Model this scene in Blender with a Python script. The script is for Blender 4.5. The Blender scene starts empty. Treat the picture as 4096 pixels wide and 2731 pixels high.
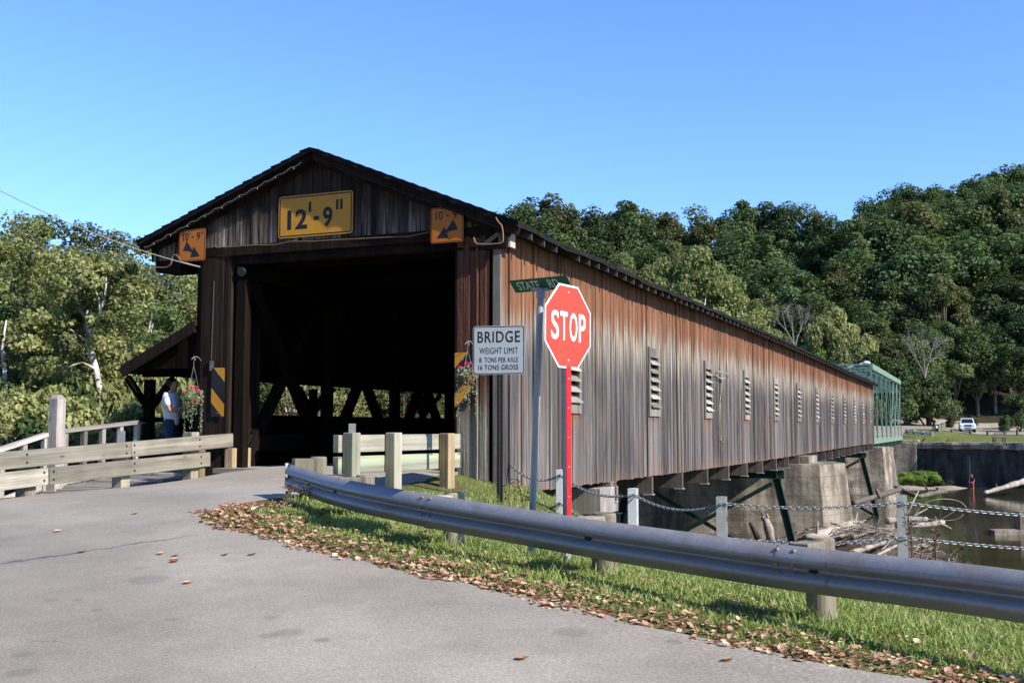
import bpy, bmesh, math, random
import numpy as np
from mathutils import Matrix, Vector
SC = bpy.context.scene
COL = SC.collection
R = math.radians
random.seed(7)

# ------------------------------------------------------------------ camera, sky, sun, exposure
LENS, SENS = 24.0, 22.3
PITCH = math.atan(347/4408.0)
cam_d = bpy.data.cameras.new('camera'); cam_d.lens = LENS; cam_d.sensor_width = SENS
cam_d.clip_start = 0.1; cam_d.clip_end = 3000
cam = bpy.data.objects.new('camera', cam_d); COL.objects.link(cam)
cam.location = (0, 0, 0); cam.rotation_euler = (math.pi/2 + PITCH, 0, 0)
SC.camera = cam
SUN_EL = R(35.2)
SUN_DIR = Vector((0.8424, -0.5748, 0)).normalized()
sunv = Vector((SUN_DIR.x*math.cos(SUN_EL), SUN_DIR.y*math.cos(SUN_EL), math.sin(SUN_EL)))
w = bpy.data.worlds.new('World'); SC.world = w; w.use_nodes = True
nt = w.node_tree; bg = nt.nodes['Background']
sky = nt.nodes.new('ShaderNodeTexSky'); sky.sky_type = 'NISHITA'; sky.sun_disc = False
sky.sun_elevation = SUN_EL
sky.sun_rotation = math.atan2(SUN_DIR.x, SUN_DIR.y)      # measured from +Y towards +X
sky.altitude = 200; sky.air_density = 1.0; sky.dust_density = 0.15; sky.ozone_density = 3.6
tint = nt.nodes.new('ShaderNodeMix'); tint.data_type = 'RGBA'; tint.blend_type = 'MULTIPLY'; tint.inputs[0].default_value = 1.0
tint.inputs[7].default_value = (.75, .94, 1.26, 1); nt.links.new(sky.outputs[0], tint.inputs[6]); nt.links.new(tint.outputs[2], bg.inputs[0]); bg.inputs[1].default_value = 0.107
sl = bpy.data.lights.new('sun', 'SUN'); sl.energy = 4.2; sl.angle = R(0.5); sl.color = (1.0, 0.92, 0.81)
so = bpy.data.objects.new('sun', sl); COL.objects.link(so)
so.rotation_euler = sunv.to_track_quat('Z', 'Y').to_euler()
SC.view_settings.view_transform = 'Standard'; SC.view_settings.look = 'None'
SC.view_settings.exposure = 1.05; SC.view_settings.gamma = 1.0

# ------------------------------------------------------------------ helpers
FPX = 4096*LENS/SENS
_c, _s = math.cos(PITCH), math.sin(PITCH)
def at(px, py, D):
    """world point on the ray through a photo pixel (4096 wide) at distance D in front"""
    u = (px-2048)/FPX; v = (1365.5-py)/FPX
    k = D/(_c - v*_s)
    return Vector((u*k, D, (_s + v*_c)*k))
BA = R(23.0)
BT = Vector((math.cos(BA), -math.sin(BA), 0)); BD = Vector((math.sin(BA), math.cos(BA), 0))
BO = Vector((-4.67, 20.0, 0))
def B(s, l, z):      # bridge frame -> world
    return BO + BT*s + BD*l + Vector((0, 0, z))
def b_of(x, y):
    q = Vector((x, y, 0)) - BO
    return q.dot(BT), q.dot(BD)

class MB:
    def __init__(self): self.v = []; self.f = []; self.r = []; self.m = []
    def add(self, vs, fs, rnd=None, mat=0):
        o = len(self.v); rnd = random.random() if rnd is None else rnd
        self.v.extend([tuple(p) for p in vs])
        for f in fs: self.f.append(tuple(i+o for i in f)); self.r.append(rnd); self.m.append(mat)
    def box(self, c, s, M=None, rnd=None, mat=0):
        c = Vector(c); hx, hy, hz = s[0]/2, s[1]/2, s[2]/2
        P = [Vector((x, y, z)) for x in (-hx, hx) for y in (-hy, hy) for z in (-hz, hz)]
        if M is not None: P = [M @ p for p in P]
        self.add([c+p for p in P], [(0,1,3,2),(4,6,7,5),(0,4,5,1),(2,3,7,6),(0,2,6,4),(1,5,7,3)], rnd, mat)
    def b2(self, x0, x1, y0, y1, z0, z1, rnd=None, mat=0):
        self.box(((x0+x1)/2, (y0+y1)/2, (z0+z1)/2), (x1-x0, y1-y0, z1-z0), None, rnd, mat)
    def beam(self, p0, p1, w, h, up=(0,0,1), rnd=None, mat=0):
        p0 = Vector(p0); p1 = Vector(p1); d = p1-p0; L = d.length; d.normalize()
        up = Vector(up); s = d.cross(up)
        if s.length < 1e-4: s = d.cross(Vector((1,0,0)))
        s.normalize(); u = s.cross(d)
        M = Matrix((d, s, u)).transposed()
        self.box((p0+p1)/2, (L, w, h), M, rnd, mat)
    def tube(self, pts, r, n=8, cap=True, rnd=None, mat=0):
        pts = [Vector(p) for p in pts]; N = len(pts)
        rs = r if isinstance(r, (list, tuple)) else [r]*N
        vs = []; prev = None
        for i, p in enumerate(pts):
            d = (pts[min(i+1, N-1)] - pts[max(i-1, 0)]).normalized()
            a = prev if prev is not None else (Vector((0,0,1)) if abs(d.z) < .9 else Vector((1,0,0)))
            a = a - d*a.dot(d)
            if a.length < 1e-5: a = d.orthogonal()
            a.normalize(); prev = a; b = d.cross(a)
            for k in range(n):
                t = 2*math.pi*k/n; vs.append(p + (a*math.cos(t) + b*math.sin(t))*rs[i])
        fs = []
        for i in range(N-1):
            for k in range(n):
                k2 = (k+1) % n; fs.append((i*n+k, i*n+k2, (i+1)*n+k2, (i+1)*n+k))
        if cap: fs.append(tuple(range(n-1, -1, -1))); fs.append(tuple((N-1)*n+k for k in range(n)))
        self.add(vs, fs, rnd, mat)
    def poly(self, pts, rnd=None, mat=0): self.add(pts, [tuple(range(len(pts)))], rnd, mat)
    def plate(self, pts2, y0, y1, rnd=None, mat=0):
        """extrude an x,z outline between y0 (front) and y1"""
        n = len(pts2)
        vs = [(x, y0, z) for x, z in pts2] + [(x, y1, z) for x, z in pts2]
        fs = [tuple(range(n)), tuple(range(2*n-1, n-1, -1))]
        fs += [((i+1) % n, i, n+i, n+(i+1) % n) for i in range(n)]
        self.add(vs, fs, rnd, mat)
    def grid(self, P, rnd=None, mat=0, close=False):
        n, m = len(P), len(P[0]); vs = [p for row in P for p in row]; fs = []
        for i in range(n-1):
            for j in range(m if close else m-1):
                j2 = (j+1) % m; fs.append((i*m+j, i*m+j2, (i+1)*m+j2, (i+1)*m+j))
        self.add(vs, fs, rnd, mat)
    def build(self, name, mats, parent=None, smooth=False, bevel=0, M=None, fix=True):
        me = bpy.data.meshes.new(name); me.from_pydata([tuple(p) for p in self.v], [], self.f)
        if not isinstance(mats, (list, tuple)): mats = [mats]
        for m in mats: me.materials.append(m)
        if len(mats) > 1: me.polygons.foreach_set('material_index', self.m)
        a = me.attributes.new('rnd', 'FLOAT', 'FACE'); a.data.foreach_set('value', self.r)
        if fix:
            bm = bmesh.new(); bm.from_mesh(me); bmesh.ops.recalc_face_normals(bm, faces=bm.faces); bm.to_mesh(me); bm.free()
        if smooth: me.polygons.foreach_set('use_smooth', [True]*len(me.polygons))
        o = bpy.data.objects.new(name, me); COL.objects.link(o)
        if parent is not None: o.parent = parent
        if M is not None: o.matrix_local = M
        if bevel:
            b = o.modifiers.new('bevel', 'BEVEL'); b.width = bevel; b.segments = 2; b.limit_method = 'ANGLE'; b.angle_limit = R(40)
        return o

def tag(o, label=None, cat=None, group=None, kind=None):
    if label: o['label'] = label
    if cat: o['category'] = cat
    if group: o['group'] = group
    if kind: o['kind'] = kind
    return o
def empty(name, loc=(0,0,0), rz=0, label=None, cat=None, group=None):
    o = bpy.data.objects.new(name, None); COL.objects.link(o); o.location = loc; o.rotation_euler = (0, 0, rz)
    o.empty_display_size = .2
    return tag(o, label, cat, group)
def copy_tree(root, loc, rz=0, scale=None, label=None, group=None):
    r = root.copy(); COL.objects.link(r); r.location = loc; r.rotation_euler = (0, 0, rz)
    if scale: r.scale = scale if isinstance(scale, tuple) else (scale,)*3
    if label: r['label'] = label
    if group: r['group'] = group
    for ch in list(root.children):
        c = ch.copy(); COL.objects.link(c); c.parent = r
        for g in list(ch.children):
            d = g.copy(); COL.objects.link(d); d.parent = c
    return r
def frameM(loc, x, z=(0,0,1)):
    x = Vector(x).normalized(); z = Vector(z); y = z.cross(x).normalized(); z = x.cross(y)
    M = Matrix((x, y, z)).transposed().to_4x4(); M.translation = Vector(loc); return M

# ------------------------------------------------------------------ material kit
class NT:
    def __init__(self, name):
        self.m = bpy.data.materials.new(name); self.m.use_nodes = True
        self.t = self.m.node_tree; self.t.nodes.clear()
        self.out = self.n('ShaderNodeOutputMaterial')
    def n(self, typ, **kw):
        x = self.t.nodes.new(typ)
        for k, v in kw.items(): setattr(x, k, v)
        return x
    def l(self, a, b): self.t.links.new(a, b)
    def inp(self, node, i, v):
        if hasattr(v, 'is_output'): self.l(v, node.inputs[i])
        else: node.inputs[i].default_value = v
    def obj(self, scale=(1,1,1), off=None):
        tc = self.n('ShaderNodeTexCoord'); mp = self.n('ShaderNodeMapping'); mp.inputs['Scale'].default_value = scale
        self.l(tc.outputs['Object'], mp.inputs['Vector'])
        if off is None: return mp.outputs[0]
        a = self.n('ShaderNodeVectorMath', operation='ADD'); self.l(mp.outputs[0], a.inputs[0])
        cx = self.n('ShaderNodeCombineXYZ')
        for i in range(3): self.l(off, cx.inputs[i])
        self.l(cx.outputs[0], a.inputs[1]); return a.outputs[0]
    def xyz(self):
        tc = self.n('ShaderNodeTexCoord'); s = self.n('ShaderNodeSeparateXYZ'); self.l(tc.outputs['Object'], s.inputs[0]); return s.outputs
    def rnd(self): a = self.n('ShaderNodeAttribute'); a.attribute_name = 'rnd'; return a.outputs['Fac']
    def orand(self): return self.n('ShaderNodeObjectInfo').outputs['Random']
    def noise(self, vec, scale=1, detail=4, rough=.55, dist=0):
        x = self.n('ShaderNodeTexNoise'); x.inputs['Scale'].default_value = scale; x.inputs['Detail'].default_value = detail
        x.inputs['Roughness'].default_value = rough; x.inputs['Distortion'].default_value = dist
        self.l(vec, x.inputs['Vector']); return x.outputs['Fac']
    def voro(self, vec, scale, feat='F1'):
        x = self.n('ShaderNodeTexVoronoi'); x.feature = feat; x.inputs['Scale'].default_value = scale; self.l(vec, x.inputs['Vector']); return x.outputs[0]
    def ramp(self, fac, stops, interp='LINEAR'):
        x = self.n('ShaderNodeValToRGB'); x.color_ramp.interpolation = interp; e = x.color_ramp.elements
        while len(e) < len(stops): e.new(.5)
        for i, (p, c) in enumerate(stops): e[i].position = p; e[i].color = (*c, 1) if len(c) == 3 else c
        self.l(fac, x.inputs[0]); return x.outputs[0]
    def rng(self, v, a, b, c=0., d=1., smooth=False):
        x = self.n('ShaderNodeMapRange'); x.clamp = True
        if smooth: x.interpolation_type = 'SMOOTHSTEP'
        self.inp(x, 0, v)
        for i, q in enumerate((a, b, c, d)): self.inp(x, i+1, q)
        return x.outputs[0]
    def math(self, op, a, b=0., c=0.):
        x = self.n('ShaderNodeMath', operation=op); self.inp(x, 0, a); self.inp(x, 1, b); self.inp(x, 2, c); return x.outputs[0]
    def mix(self, fac, a, b, mode='MIX'):
        x = self.n('ShaderNodeMix', data_type='RGBA', blend_type=mode)
        self.inp(x, 0, fac); 
        for i, q in ((6, a), (7, b)):
            if hasattr(q, 'is_output'): self.l(q, x.inputs[i])
            else: x.inputs[i].default_value = (*q, 1) if len(q) == 3 else q
        return x.outputs[2]
    def bright(self, col, fac):     # multiply a colour by a value
        x = self.n('ShaderNodeVectorMath', operation='SCALE'); self.l(col, x.inputs[0]); self.inp(x, 'Scale', fac); return x.outputs[0]
    def bump(self, h, strength=.3, dist=.01):
        x = self.n('ShaderNodeBump'); x.inputs['Strength'].default_value = strength; x.inputs['Distance'].default_value = dist
        self.l(h, x.inputs['Height']); return x.outputs[0]
    def bsdf(self, col, rough=.8, metal=0, bump=None, spec=.3, **kw):
        b = self.n('ShaderNodeBsdfPrincipled'); 
        if hasattr(col, 'is_output'): self.l(col, b.inputs['Base Color'])
        else: b.inputs['Base Color'].default_value = (*col, 1)
        self.inp(b, 'Roughness', rough); b.inputs['Metallic'].default_value = metal; b.inputs['Specular IOR Level'].default_value = spec
        for k, v in kw.items(): self.inp(b, k, v)
        if bump is not None: self.l(bump, b.inputs['Normal'])
        self.l(b.outputs[0], self.out.inputs[0]); return self.m

def wood(name, dark, light, axis='Z', streak=26, rough=.85, bump=.35, accent=None, acc_amt=.5, vary=.35, red=None, spec=.3):
    n = NT(name); r = n.rnd(); q = n.math('MULTIPLY_ADD', n.orand(), 37., n.math('MULTIPLY', r, 53.))
    k = .035
    sc = {'Z': (streak, streak, streak*k), 'X': (streak*k, streak, streak), 'Y': (streak, streak*k, streak)}[axis]
    v = n.obj(sc, q)
    g = n.noise(v, 1, 7, .62, .4); lo = n.noise(n.obj((2.2, 2.2, 2.2), q), 1, 3)
    f = n.math('ADD', n.math('MULTIPLY', g, .75), n.math('MULTIPLY', lo, .35))
    c = n.ramp(f, [(.33, dark), (.72, light)])
    if accent:
        a = n.rng(n.noise(n.obj(tuple(x*.35 for x in sc), q), 1, 4), .52, .68); c = n.mix(n.math('MULTIPLY', a, acc_amt), c, accent)
    b = n.rng(r, 0, 1, 1-vary, 1+vary); c = n.bright(c, b)
    c = n.bright(c, n.rng(n.noise(n.obj(tuple(x_*.16 for x_ in sc), q), 1, 5, .65), .34, .64, .58, 1.12))
    # small knots and weather specks
    kn = n.rng(n.voro(n.obj({'Z': (5,5,1.6), 'X': (1.6,5,5), 'Y': (5,1.6,5)}[axis], q), 1), .05, .11, .45, 1.); c = n.bright(c, kn)
    return n.bsdf(c, rough, bump=n.bump(g, bump, .008), spec=spec)
def plain(name, col, rough=.6, metal=0, var=.15, scale=9, spec=.35, bump=.08):
    n = NT(name); v = n.obj((scale,)*3); f = n.noise(v, 1, 5)
    c = n.bright(n.mix(0., col, col), n.rng(f, .3, .7, 1-var, 1+var))
    return n.bsdf(c, n.rng(f, .3, .7, max(rough-.08, .05), min(rough+.1, 1.)), metal, n.bump(n.noise(n.obj((scale*5,)*3), 1, 3), bump, .004), spec)

M = {}
# long weathered siding, bridge frame: y along the bridge, z up
def siding():
    n = NT('weathered_siding'); r = n.rnd(); q = n.math('MULTIPLY', r, 61.)
    x, y, z = n.xyz()
    fine = n.noise(n.obj((30, 30, .55), q), 1, 6, .65, .2)
    mid = n.noise(n.obj((9, 9, .22), q), 1, 5, .6)
    spl = n.noise(n.obj((2.0, 2.0, .5)), 1, 4)
    f = n.math('ADD', n.math('MULTIPLY', fine, .62), n.math('MULTIPLY', mid, .5))
    c = n.ramp(f, [(.38, (.016,.015,.017)), (.46, (.040,.037,.039)), (.54, (.082,.075,.074)), (.62, (.135,.122,.115)), (.70, (.26,.235,.215))])
    c = n.bright(c, n.rng(r, 0, 1, .50, 1.22))
    tint = n.math('FRACT', n.math('MULTIPLY', r, 7.31))
    c = n.mix(n.rng(tint, .5, 1., 0., .22), c, n.mix(.5, c, (.16,.115,.09)), 'MIX')
    c = n.bright(c, n.rng(n.noise(n.obj((.55, .55, .35)), 1, 4, .6), .34, .66, .74, 1.22))
    # rusty streaks where stain is left
    red = n.math('MULTIPLY', n.rng(n.noise(n.obj((11, 11, .45), q), 1, 4, .6), .55, .66), n.rng(n.noise(n.obj((3, 3, 1.6)), 1, 3), .42, .58))
    c = n.mix(n.math('MULTIPLY', red, .75), c, (.22,.095,.045))
    # cream streaks below the protected strip
    zz = n.math('ADD', z, n.math('MULTIPLY_ADD', n.noise(n.obj((14, 14, .12), q), 1, 4), 2.5, -1.25))
    zz = n.math('ADD', zz, n.math('MULTIPLY_ADD', spl, .9, -.45))
    cream = n.math('MULTIPLY', n.rng(zz, 1.25, 1.9), n.rng(fine, .38, .58))
    c = n.mix(n.math('MULTIPLY', cream, .85), c, (.39,.335,.255))
    # stain kept under the eave, reaching lower near the portal
    edge = n.rng(y, 0., 9., -.42, 0.)
    z2 = n.math('SUBTRACT', zz, edge)
    br = n.rng(z2, 2.02, 2.42, 0, 1, True)
    bc = n.mix(n.rng(fine, .35, .65), (.093,.034,.014), (.215,.086,.036)); bc = n.bright(bc, n.rng(r, 0, 1, .8, 1.2))
    c = n.mix(n.math('MULTIPLY', br, .92), c, bc)
    # strip under each window: brown lip, paler boards below it
    ph = n.math('ABSOLUTE', n.math('SUBTRACT', n.math('FLOORED_MODULO', n.math('ADD', y, -3.45+2.88), 5.76), 2.88))
    inw = n.rng(ph, .40, .54, 1, 0); low = n.rng(z, .12, .24, 1, 0)
    c = n.mix(n.math('MULTIPLY', n.math('MULTIPLY', inw, low), .45), c, n.mix(.5, c, (.28,.25,.235)))
    lip = n.math('MULTIPLY', inw, n.math('MULTIPLY', n.rng(zz, .10, .22), n.rng(z, .32, .34, 1, 0)))
    c = n.mix(n.math('MULTIPLY', lip, .8), c, (.19,.085,.045))
    bot = n.math('MULTIPLY', n.rng(zz, -1.25, -.95, 1, 0), .5); c = n.mix(bot, c, (.21,.115,.075))
    return n.bsdf(c, .85, bump=n.bump(fine, .5, .008))
M['siding'] = siding()
M['slat'] = wood('pale_slat_wood', (.21,.195,.16), (.42,.39,.33), 'Y', 22)
M['frame'] = wood('grey_frame_wood', (.10,.09,.08), (.30,.27,.24), 'Z', 22)
def portal_mat():
    n = NT('portal_boards'); r = n.rnd(); q = n.math('MULTIPLY', r, 41.); x, y, z = n.xyz()
    g = n.noise(n.obj((24, 24, .8), q), 1, 6, .65, .3); lo = n.noise(n.obj((3, 3, 1.2), q), 1, 4)
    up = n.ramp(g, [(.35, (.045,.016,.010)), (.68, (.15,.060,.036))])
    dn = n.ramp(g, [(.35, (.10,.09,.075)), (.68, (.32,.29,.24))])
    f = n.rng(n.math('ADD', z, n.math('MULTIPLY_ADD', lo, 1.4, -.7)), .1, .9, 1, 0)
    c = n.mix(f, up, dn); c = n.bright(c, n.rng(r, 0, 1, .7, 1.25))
    h = n.math('ADD', g, n.math('MULTIPLY', n.noise(n.obj((18, 18, 9)), 1, 4), .8))
    return n.bsdf(c, .85, bump=n.bump(h, .9, .02))
M['portal'] = portal_mat()
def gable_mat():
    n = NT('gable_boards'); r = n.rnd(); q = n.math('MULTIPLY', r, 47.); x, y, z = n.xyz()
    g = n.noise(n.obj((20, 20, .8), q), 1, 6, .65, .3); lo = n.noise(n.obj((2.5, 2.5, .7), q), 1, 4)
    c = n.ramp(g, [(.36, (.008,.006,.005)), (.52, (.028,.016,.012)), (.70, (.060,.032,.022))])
    f = n.math('MULTIPLY', n.rng(n.math('ADD', z, n.math('MULTIPLY_ADD', lo, 1.1, -.55)), 3.45, 4.0, 1, 0), n.rng(x, -2., 4.8, 1., .45))  # weathered streaks, painted paler low and left to lift the sunlit patch
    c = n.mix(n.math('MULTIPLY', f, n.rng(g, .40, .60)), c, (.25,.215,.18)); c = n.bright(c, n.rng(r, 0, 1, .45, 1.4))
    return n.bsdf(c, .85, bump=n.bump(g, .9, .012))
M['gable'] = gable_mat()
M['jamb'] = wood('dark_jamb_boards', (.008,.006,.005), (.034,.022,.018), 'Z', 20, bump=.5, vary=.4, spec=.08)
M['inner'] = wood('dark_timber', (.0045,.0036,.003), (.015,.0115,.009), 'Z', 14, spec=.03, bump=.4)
M['roof'] = plain('dark_shingles', (.014,.0135,.014), .95, 0, .5, 6, .1, .4)
M['rafter'] = wood('rafter_wood', (.028,.025,.022), (.085,.075,.068), 'X', 18)
M['greywood'] = wood('silver_grey_wood', (.17,.155,.145), (.44,.41,.385), 'Z', 24)
M['greywoodx'] = wood('silver_grey_rail', (.17,.155,.145), (.46,.43,.40), 'X', 24)
M['plank'] = wood('treated_plank', (.115,.103,.086), (.36,.332,.278), 'X', 20, accent=(.31,.315,.24), acc_amt=.5, bump=.5)
M['post'] = wood('treated_post', (.18,.16,.12), (.38,.35,.28), 'Z', 20, accent=(.34,.36,.24), acc_amt=.5, bump=.5)
M['postwarm'] = wood('warm_post', (.20,.14,.08), (.44,.34,.21), 'Z', 20, bump=.5)
M['ptgreen'] = wood('green_tinged_plank', (.17,.165,.125), (.35,.335,.27), 'X', 18, accent=(.37,.43,.29), acc_amt=.75, bump=.5)
M['ptgreenz'] = wood('green_tinged_post', (.17,.165,.12), (.345,.33,.262), 'Z', 18, accent=(.34,.41,.26), acc_amt=.75, bump=.5)
M['round'] = wood('round_post_wood', (.14,.12,.085), (.34,.31,.235), 'Z', 22, bump=.5)
M['drift'] = wood('bleached_driftwood', (.15,.125,.10), (.40,.35,.30), 'Z', 14, bump=.5)
M['driftdark'] = wood('dark_driftwood', (.05,.04,.032), (.17,.14,.115), 'Z', 14, bump=.5)
def galv(name, a, b, rough=.42, metal=.85, stain=(.20,.15,.11), amt=.5):
    n = NT(name); v = n.obj((7,7,7)); f = n.noise(v, 1, 5); sp = n.voro(n.obj((38,38,38)), 1)
    c = n.mix(f, a, b); c = n.bright(c, n.rng(sp, 0, .8, .92, 1.08))
    d = n.rng(n.noise(n.obj((2.2,2.2,5)), 1, 5, .65), .54, .74); c = n.mix(n.math('MULTIPLY', d, amt), c, stain)
    return n.bsdf(c, n.rng(f, .3, .7, rough-.07, rough+.12), metal, n.bump(n.noise(n.obj((3,3,3)), 1, 4), .12, .02))
M['galv'] = galv('galvanised_rail', (.20,.205,.22), (.29,.295,.315), .54, .45, (.17,.13,.10), .5)
M['galvpost'] = galv('galvanised_post', (.24,.26,.28), (.37,.39,.41), .62, .3, (.16,.14,.12), .35)
M['chain'] = galv('chain_steel', (.20,.21,.24), (.34,.35,.39), .45, .5, (.12,.09,.07), .4)
M['rust'] = plain('rusty_steel', (.22,.075,.03), .8, .2, .5, 22)
M['bolt'] = plain('bolt_head', (.24,.19,.13), .6, .5, .3, 60)
M['greywash'] = plain('grey_painted_post', (.36,.37,.37), .6, 0, .16, 14)
M['whitewash'] = plain('white_painted_post', (.62,.63,.65), .55, 0, .1, 14)
M['grsteel'] = plain('dark_green_steel', (.010,.032,.022), .5, 0, .25, 5)
M['mint'] = plain('pale_green_steel', (.15,.24,.175), .5, 0, .18, 4)
M['mintshade'] = plain('shaded_green_steel', (.045,.095,.068), .5, 0, .2, 4)  # same green steel, darkened in place of shade on the far truss
M['blackpost'] = plain('dark_steel_post', (.018,.018,.020), .5, .2, .3, 20)
def concrete(name, a, b, stain, board=True, crack=.5, rough=.9):
    n = NT(name); f = n.noise(n.obj((1.1,1.1,1.1)), 1, 8, .62); big = n.noise(n.obj((.35,.35,.18)), 1, 4)
    c = n.mix(n.rng(f, .3, .7), a, b)
    st = n.rng(n.noise(n.obj((1.3,1.3,.10)), 1, 5), .46, .60); c = n.mix(n.math('MULTIPLY', st, .75), c, stain)
    sm = n.rng(n.noise(n.obj((2.5,2.5,2.5)), 1, 6, .7), .50, .62); c = n.mix(n.math('MULTIPLY', sm, .35), c, stain)
    pale = n.rng(n.noise(n.obj((.7,.7,.22)), 1, 5), .56, .70); c = n.mix(n.math('MULTIPLY', pale, .5), c, tuple(min(1, x*1.6) for x in b))
    x, y, z = n.xyz()
    ln = n.math('ABSOLUTE', n.math('SUBTRACT', n.math('FRACT', n.math('ADD', n.math('MULTIPLY', z, 1.25), n.math('MULTIPLY', f, .05))), .5))
    c = n.bright(c, n.rng(ln, .0, .025, .6, 1.) if board else 1.)
    h = n.math('ADD', f, n.math('MULTIPLY', n.noise(n.obj((6,6,6)), 1, 6, .7), .7))
    return n.bsdf(c, rough, bump=n.bump(h, crack, .08))
M['concrete'] = concrete('old_concrete', (.17,.145,.108), (.345,.30,.232), (.05,.042,.033))
M['roughcon'] = concrete('crumbling_concrete', (.18,.15,.11), (.36,.31,.25), (.06,.05,.04), False, 1.0)
M['darkwall'] = concrete('dark_stone_wall', (.026,.024,.021), (.075,.068,.058), (.014,.013,.012), False, .8)
def asphalt(name='worn_asphalt', main=True):
    n = NT(name); tc = n.obj((1,1,1))
    ag = n.noise(n.obj((58,58,58)), 1, 5, .75); ag2 = n.voro(n.obj((70,70,70)), 1); lo = n.noise(n.obj((.55,.55,.55)), 1, 5, .6); md = n.noise(n.obj((3.2,3.2,3.2)), 1, 5, .6)
    c = n.mix(n.rng(ag, .30, .70), (.188,.168,.140), (.33,.298,.252))
    c = n.bright(c, n.rng(ag2, 0, .7, .72, 1.16))
    c = n.bright(c, n.rng(lo, .32, .68, .80, 1.14)); c = n.bright(c, n.rng(md, .3, .7, .93, 1.06))
    c = n.mix(n.rng(n.noise(n.obj((.4,.8,1)), 1, 4), .52, .7, 0, .25), c, (.25,.225,.18))
    # oil drips
    sp = n.rng(n.voro(n.obj((1.3,1.3,0)), 1), .05, .085, 1, 0); sp = n.math('MULTIPLY', sp, n.rng(n.noise(n.obj((.9,.9,.9)), 1, 2), .5, .58))
    c = n.mix(n.math('MULTIPLY', sp, .5), c, (.09,.08,.075))
    if main:   # filled cracks: two wandering lines and a dark repair seam
        x, y, z = n.xyz(); wob = n.math('MULTIPLY_ADD', n.noise(n.obj((1.4,1.4,1)), 1, 6, .7), .5, -.25)
        def line(x0, y0, x1, y1, wd, amt, col):
            nonlocal c
            dx, dy = x1-x0, y1-y0; L = math.hypot(dx, dy); dx /= L; dy /= L
            u = n.math('ADD', n.math('MULTIPLY', n.math('SUBTRACT', x, x0), dx), n.math('MULTIPLY', n.math('SUBTRACT', y, y0), dy))
            v = n.math('SUBTRACT', n.math('MULTIPLY', n.math('SUBTRACT', y, y0), dx), n.math('MULTIPLY', n.math('SUBTRACT', x, x0), dy))
            d = n.math('ABSOLUTE', n.math('ADD', v, wob))
            a = n.math('MULTIPLY', n.rng(d, wd*.6, wd*1.3, 1, 0), n.math('MULTIPLY', n.rng(u, 0, .2), n.rng(u, L-.4, L, 1, 0)))
            a = n.math('MULTIPLY', a, n.rng(n.noise(n.obj((2.5,2.5,2.5)), 1, 3), .36, .46))
            c = n.mix(n.math('MULTIPLY', a, amt), c, col)
        for a in CRACKS: line(*a)
        for x0, y0, r0 in SPOTS:
            d = n.math('SQRT', n.math('ADD', n.math('POWER', n.math('SUBTRACT', x, x0), 2.), n.math('POWER', n.math('SUBTRACT', y, y0), 2.)))
            d = n.math('ADD', d, n.math('MULTIPLY', wob, .25)); c = n.mix(n.rng(d, r0*.75, r0*1.25, .30, 0), c, (.075,.068,.064))
        # tyre-worn bands swinging round towards the portal
        u = n.math('ADD', n.math('MULTIPLY', x, .78), n.math('MULTIPLY', y, .62)); wv = n.math('SINE', n.math('MULTIPLY', n.math('ADD', u, n.math('MULTIPLY', wob, 1.5)), 2.1))
        c = n.bright(c, n.rng(wv, -1, 1, .93, 1.05))
        # loose pale grit by the verge
        e = n.math('ADD', n.math('MULTIPLY', n.math('SUBTRACT', x, 1.65), .80), n.math('MULTIPLY', n.math('SUBTRACT', y, 6.9), .62))
        gr = n.math('MULTIPLY', n.rng(e, -1.1, .1), n.rng(n.noise(n.obj((34,34,34)), 1, 3, .7), .50, .62)); c = n.mix(n.math('MULTIPLY', gr, .65), c, (.42,.385,.34))
    h = n.math('ADD', ag, n.math('MULTIPLY', md, .4))
    return n.bsdf(c, .88, bump=n.bump(h, .35, .006), spec=.25)
def g_at(px, py, z=-1.2):       # where a pixel ray meets a height
    r = at(px, py, 1.0); k = z/r.z; return (r.x*k, k)
def leafmat(name, stops, trans=.35, gloss=.015, hue_obj=.25):
    n = NT(name); r = n.rnd(); o = n.orand()
    c = n.ramp(n.math('FRACT', n.math('ADD', r, 0.)), stops)
    c = n.bright(c, n.rng(o, 0, 1, 1-hue_obj, 1+hue_obj))
    d = n.n('ShaderNodeBsdfDiffuse'); t = n.n('ShaderNodeBsdfTranslucent'); g = n.n('ShaderNodeBsdfGlossy'); g.inputs['Roughness'].default_value = .6
    n.l(c, d.inputs[0]); n.l(n.mix(.5, c, n.mix(1., c, (1.25,1.2,.45), 'MULTIPLY')), t.inputs[0]); g.inputs[0].default_value = (.8,.85,.9,1)
    m1 = n.n('ShaderNodeMixShader'); m1.inputs[0].default_value = trans; n.l(d.outputs[0], m1.inputs[1]); n.l(t.outputs[0], m1.inputs[2])
    m2 = n.n('ShaderNodeMixShader'); m2.inputs[0].default_value = gloss; n.l(m1.outputs[0], m2.inputs[1]); n.l(g.outputs[0], m2.inputs[2])
    n.l(m2.outputs[0], n.out.inputs[0]); return n.m
M['leaf_dark'] = leafmat('oak_leaves', [(0,(.026,.046,.016)), (.5,(.066,.107,.040)), (.93,(.138,.185,.078)), (1,(.18,.12,.04))], .36, hue_obj=.38)
M['leaf_mid'] = leafmat('maple_leaves', [(0,(.034,.056,.018)), (.5,(.082,.126,.042)), (.92,(.158,.200,.076)), (1,(.22,.12,.04))], .36, hue_obj=.38)
M['leaf_olive'] = leafmat('turning_leaves', [(0,(.048,.066,.022)), (.5,(.092,.115,.042)), (.85,(.145,.148,.058)), (1,(.24,.12,.04))], .42)
M['leaf_syc'] = leafmat('sycamore_leaves', [(0,(.075,.090,.030)), (.4,(.170,.192,.066)), (.82,(.33,.345,.145)), (.94,(.40,.36,.16)), (1,(.44,.16,.06))], .4)
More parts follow.
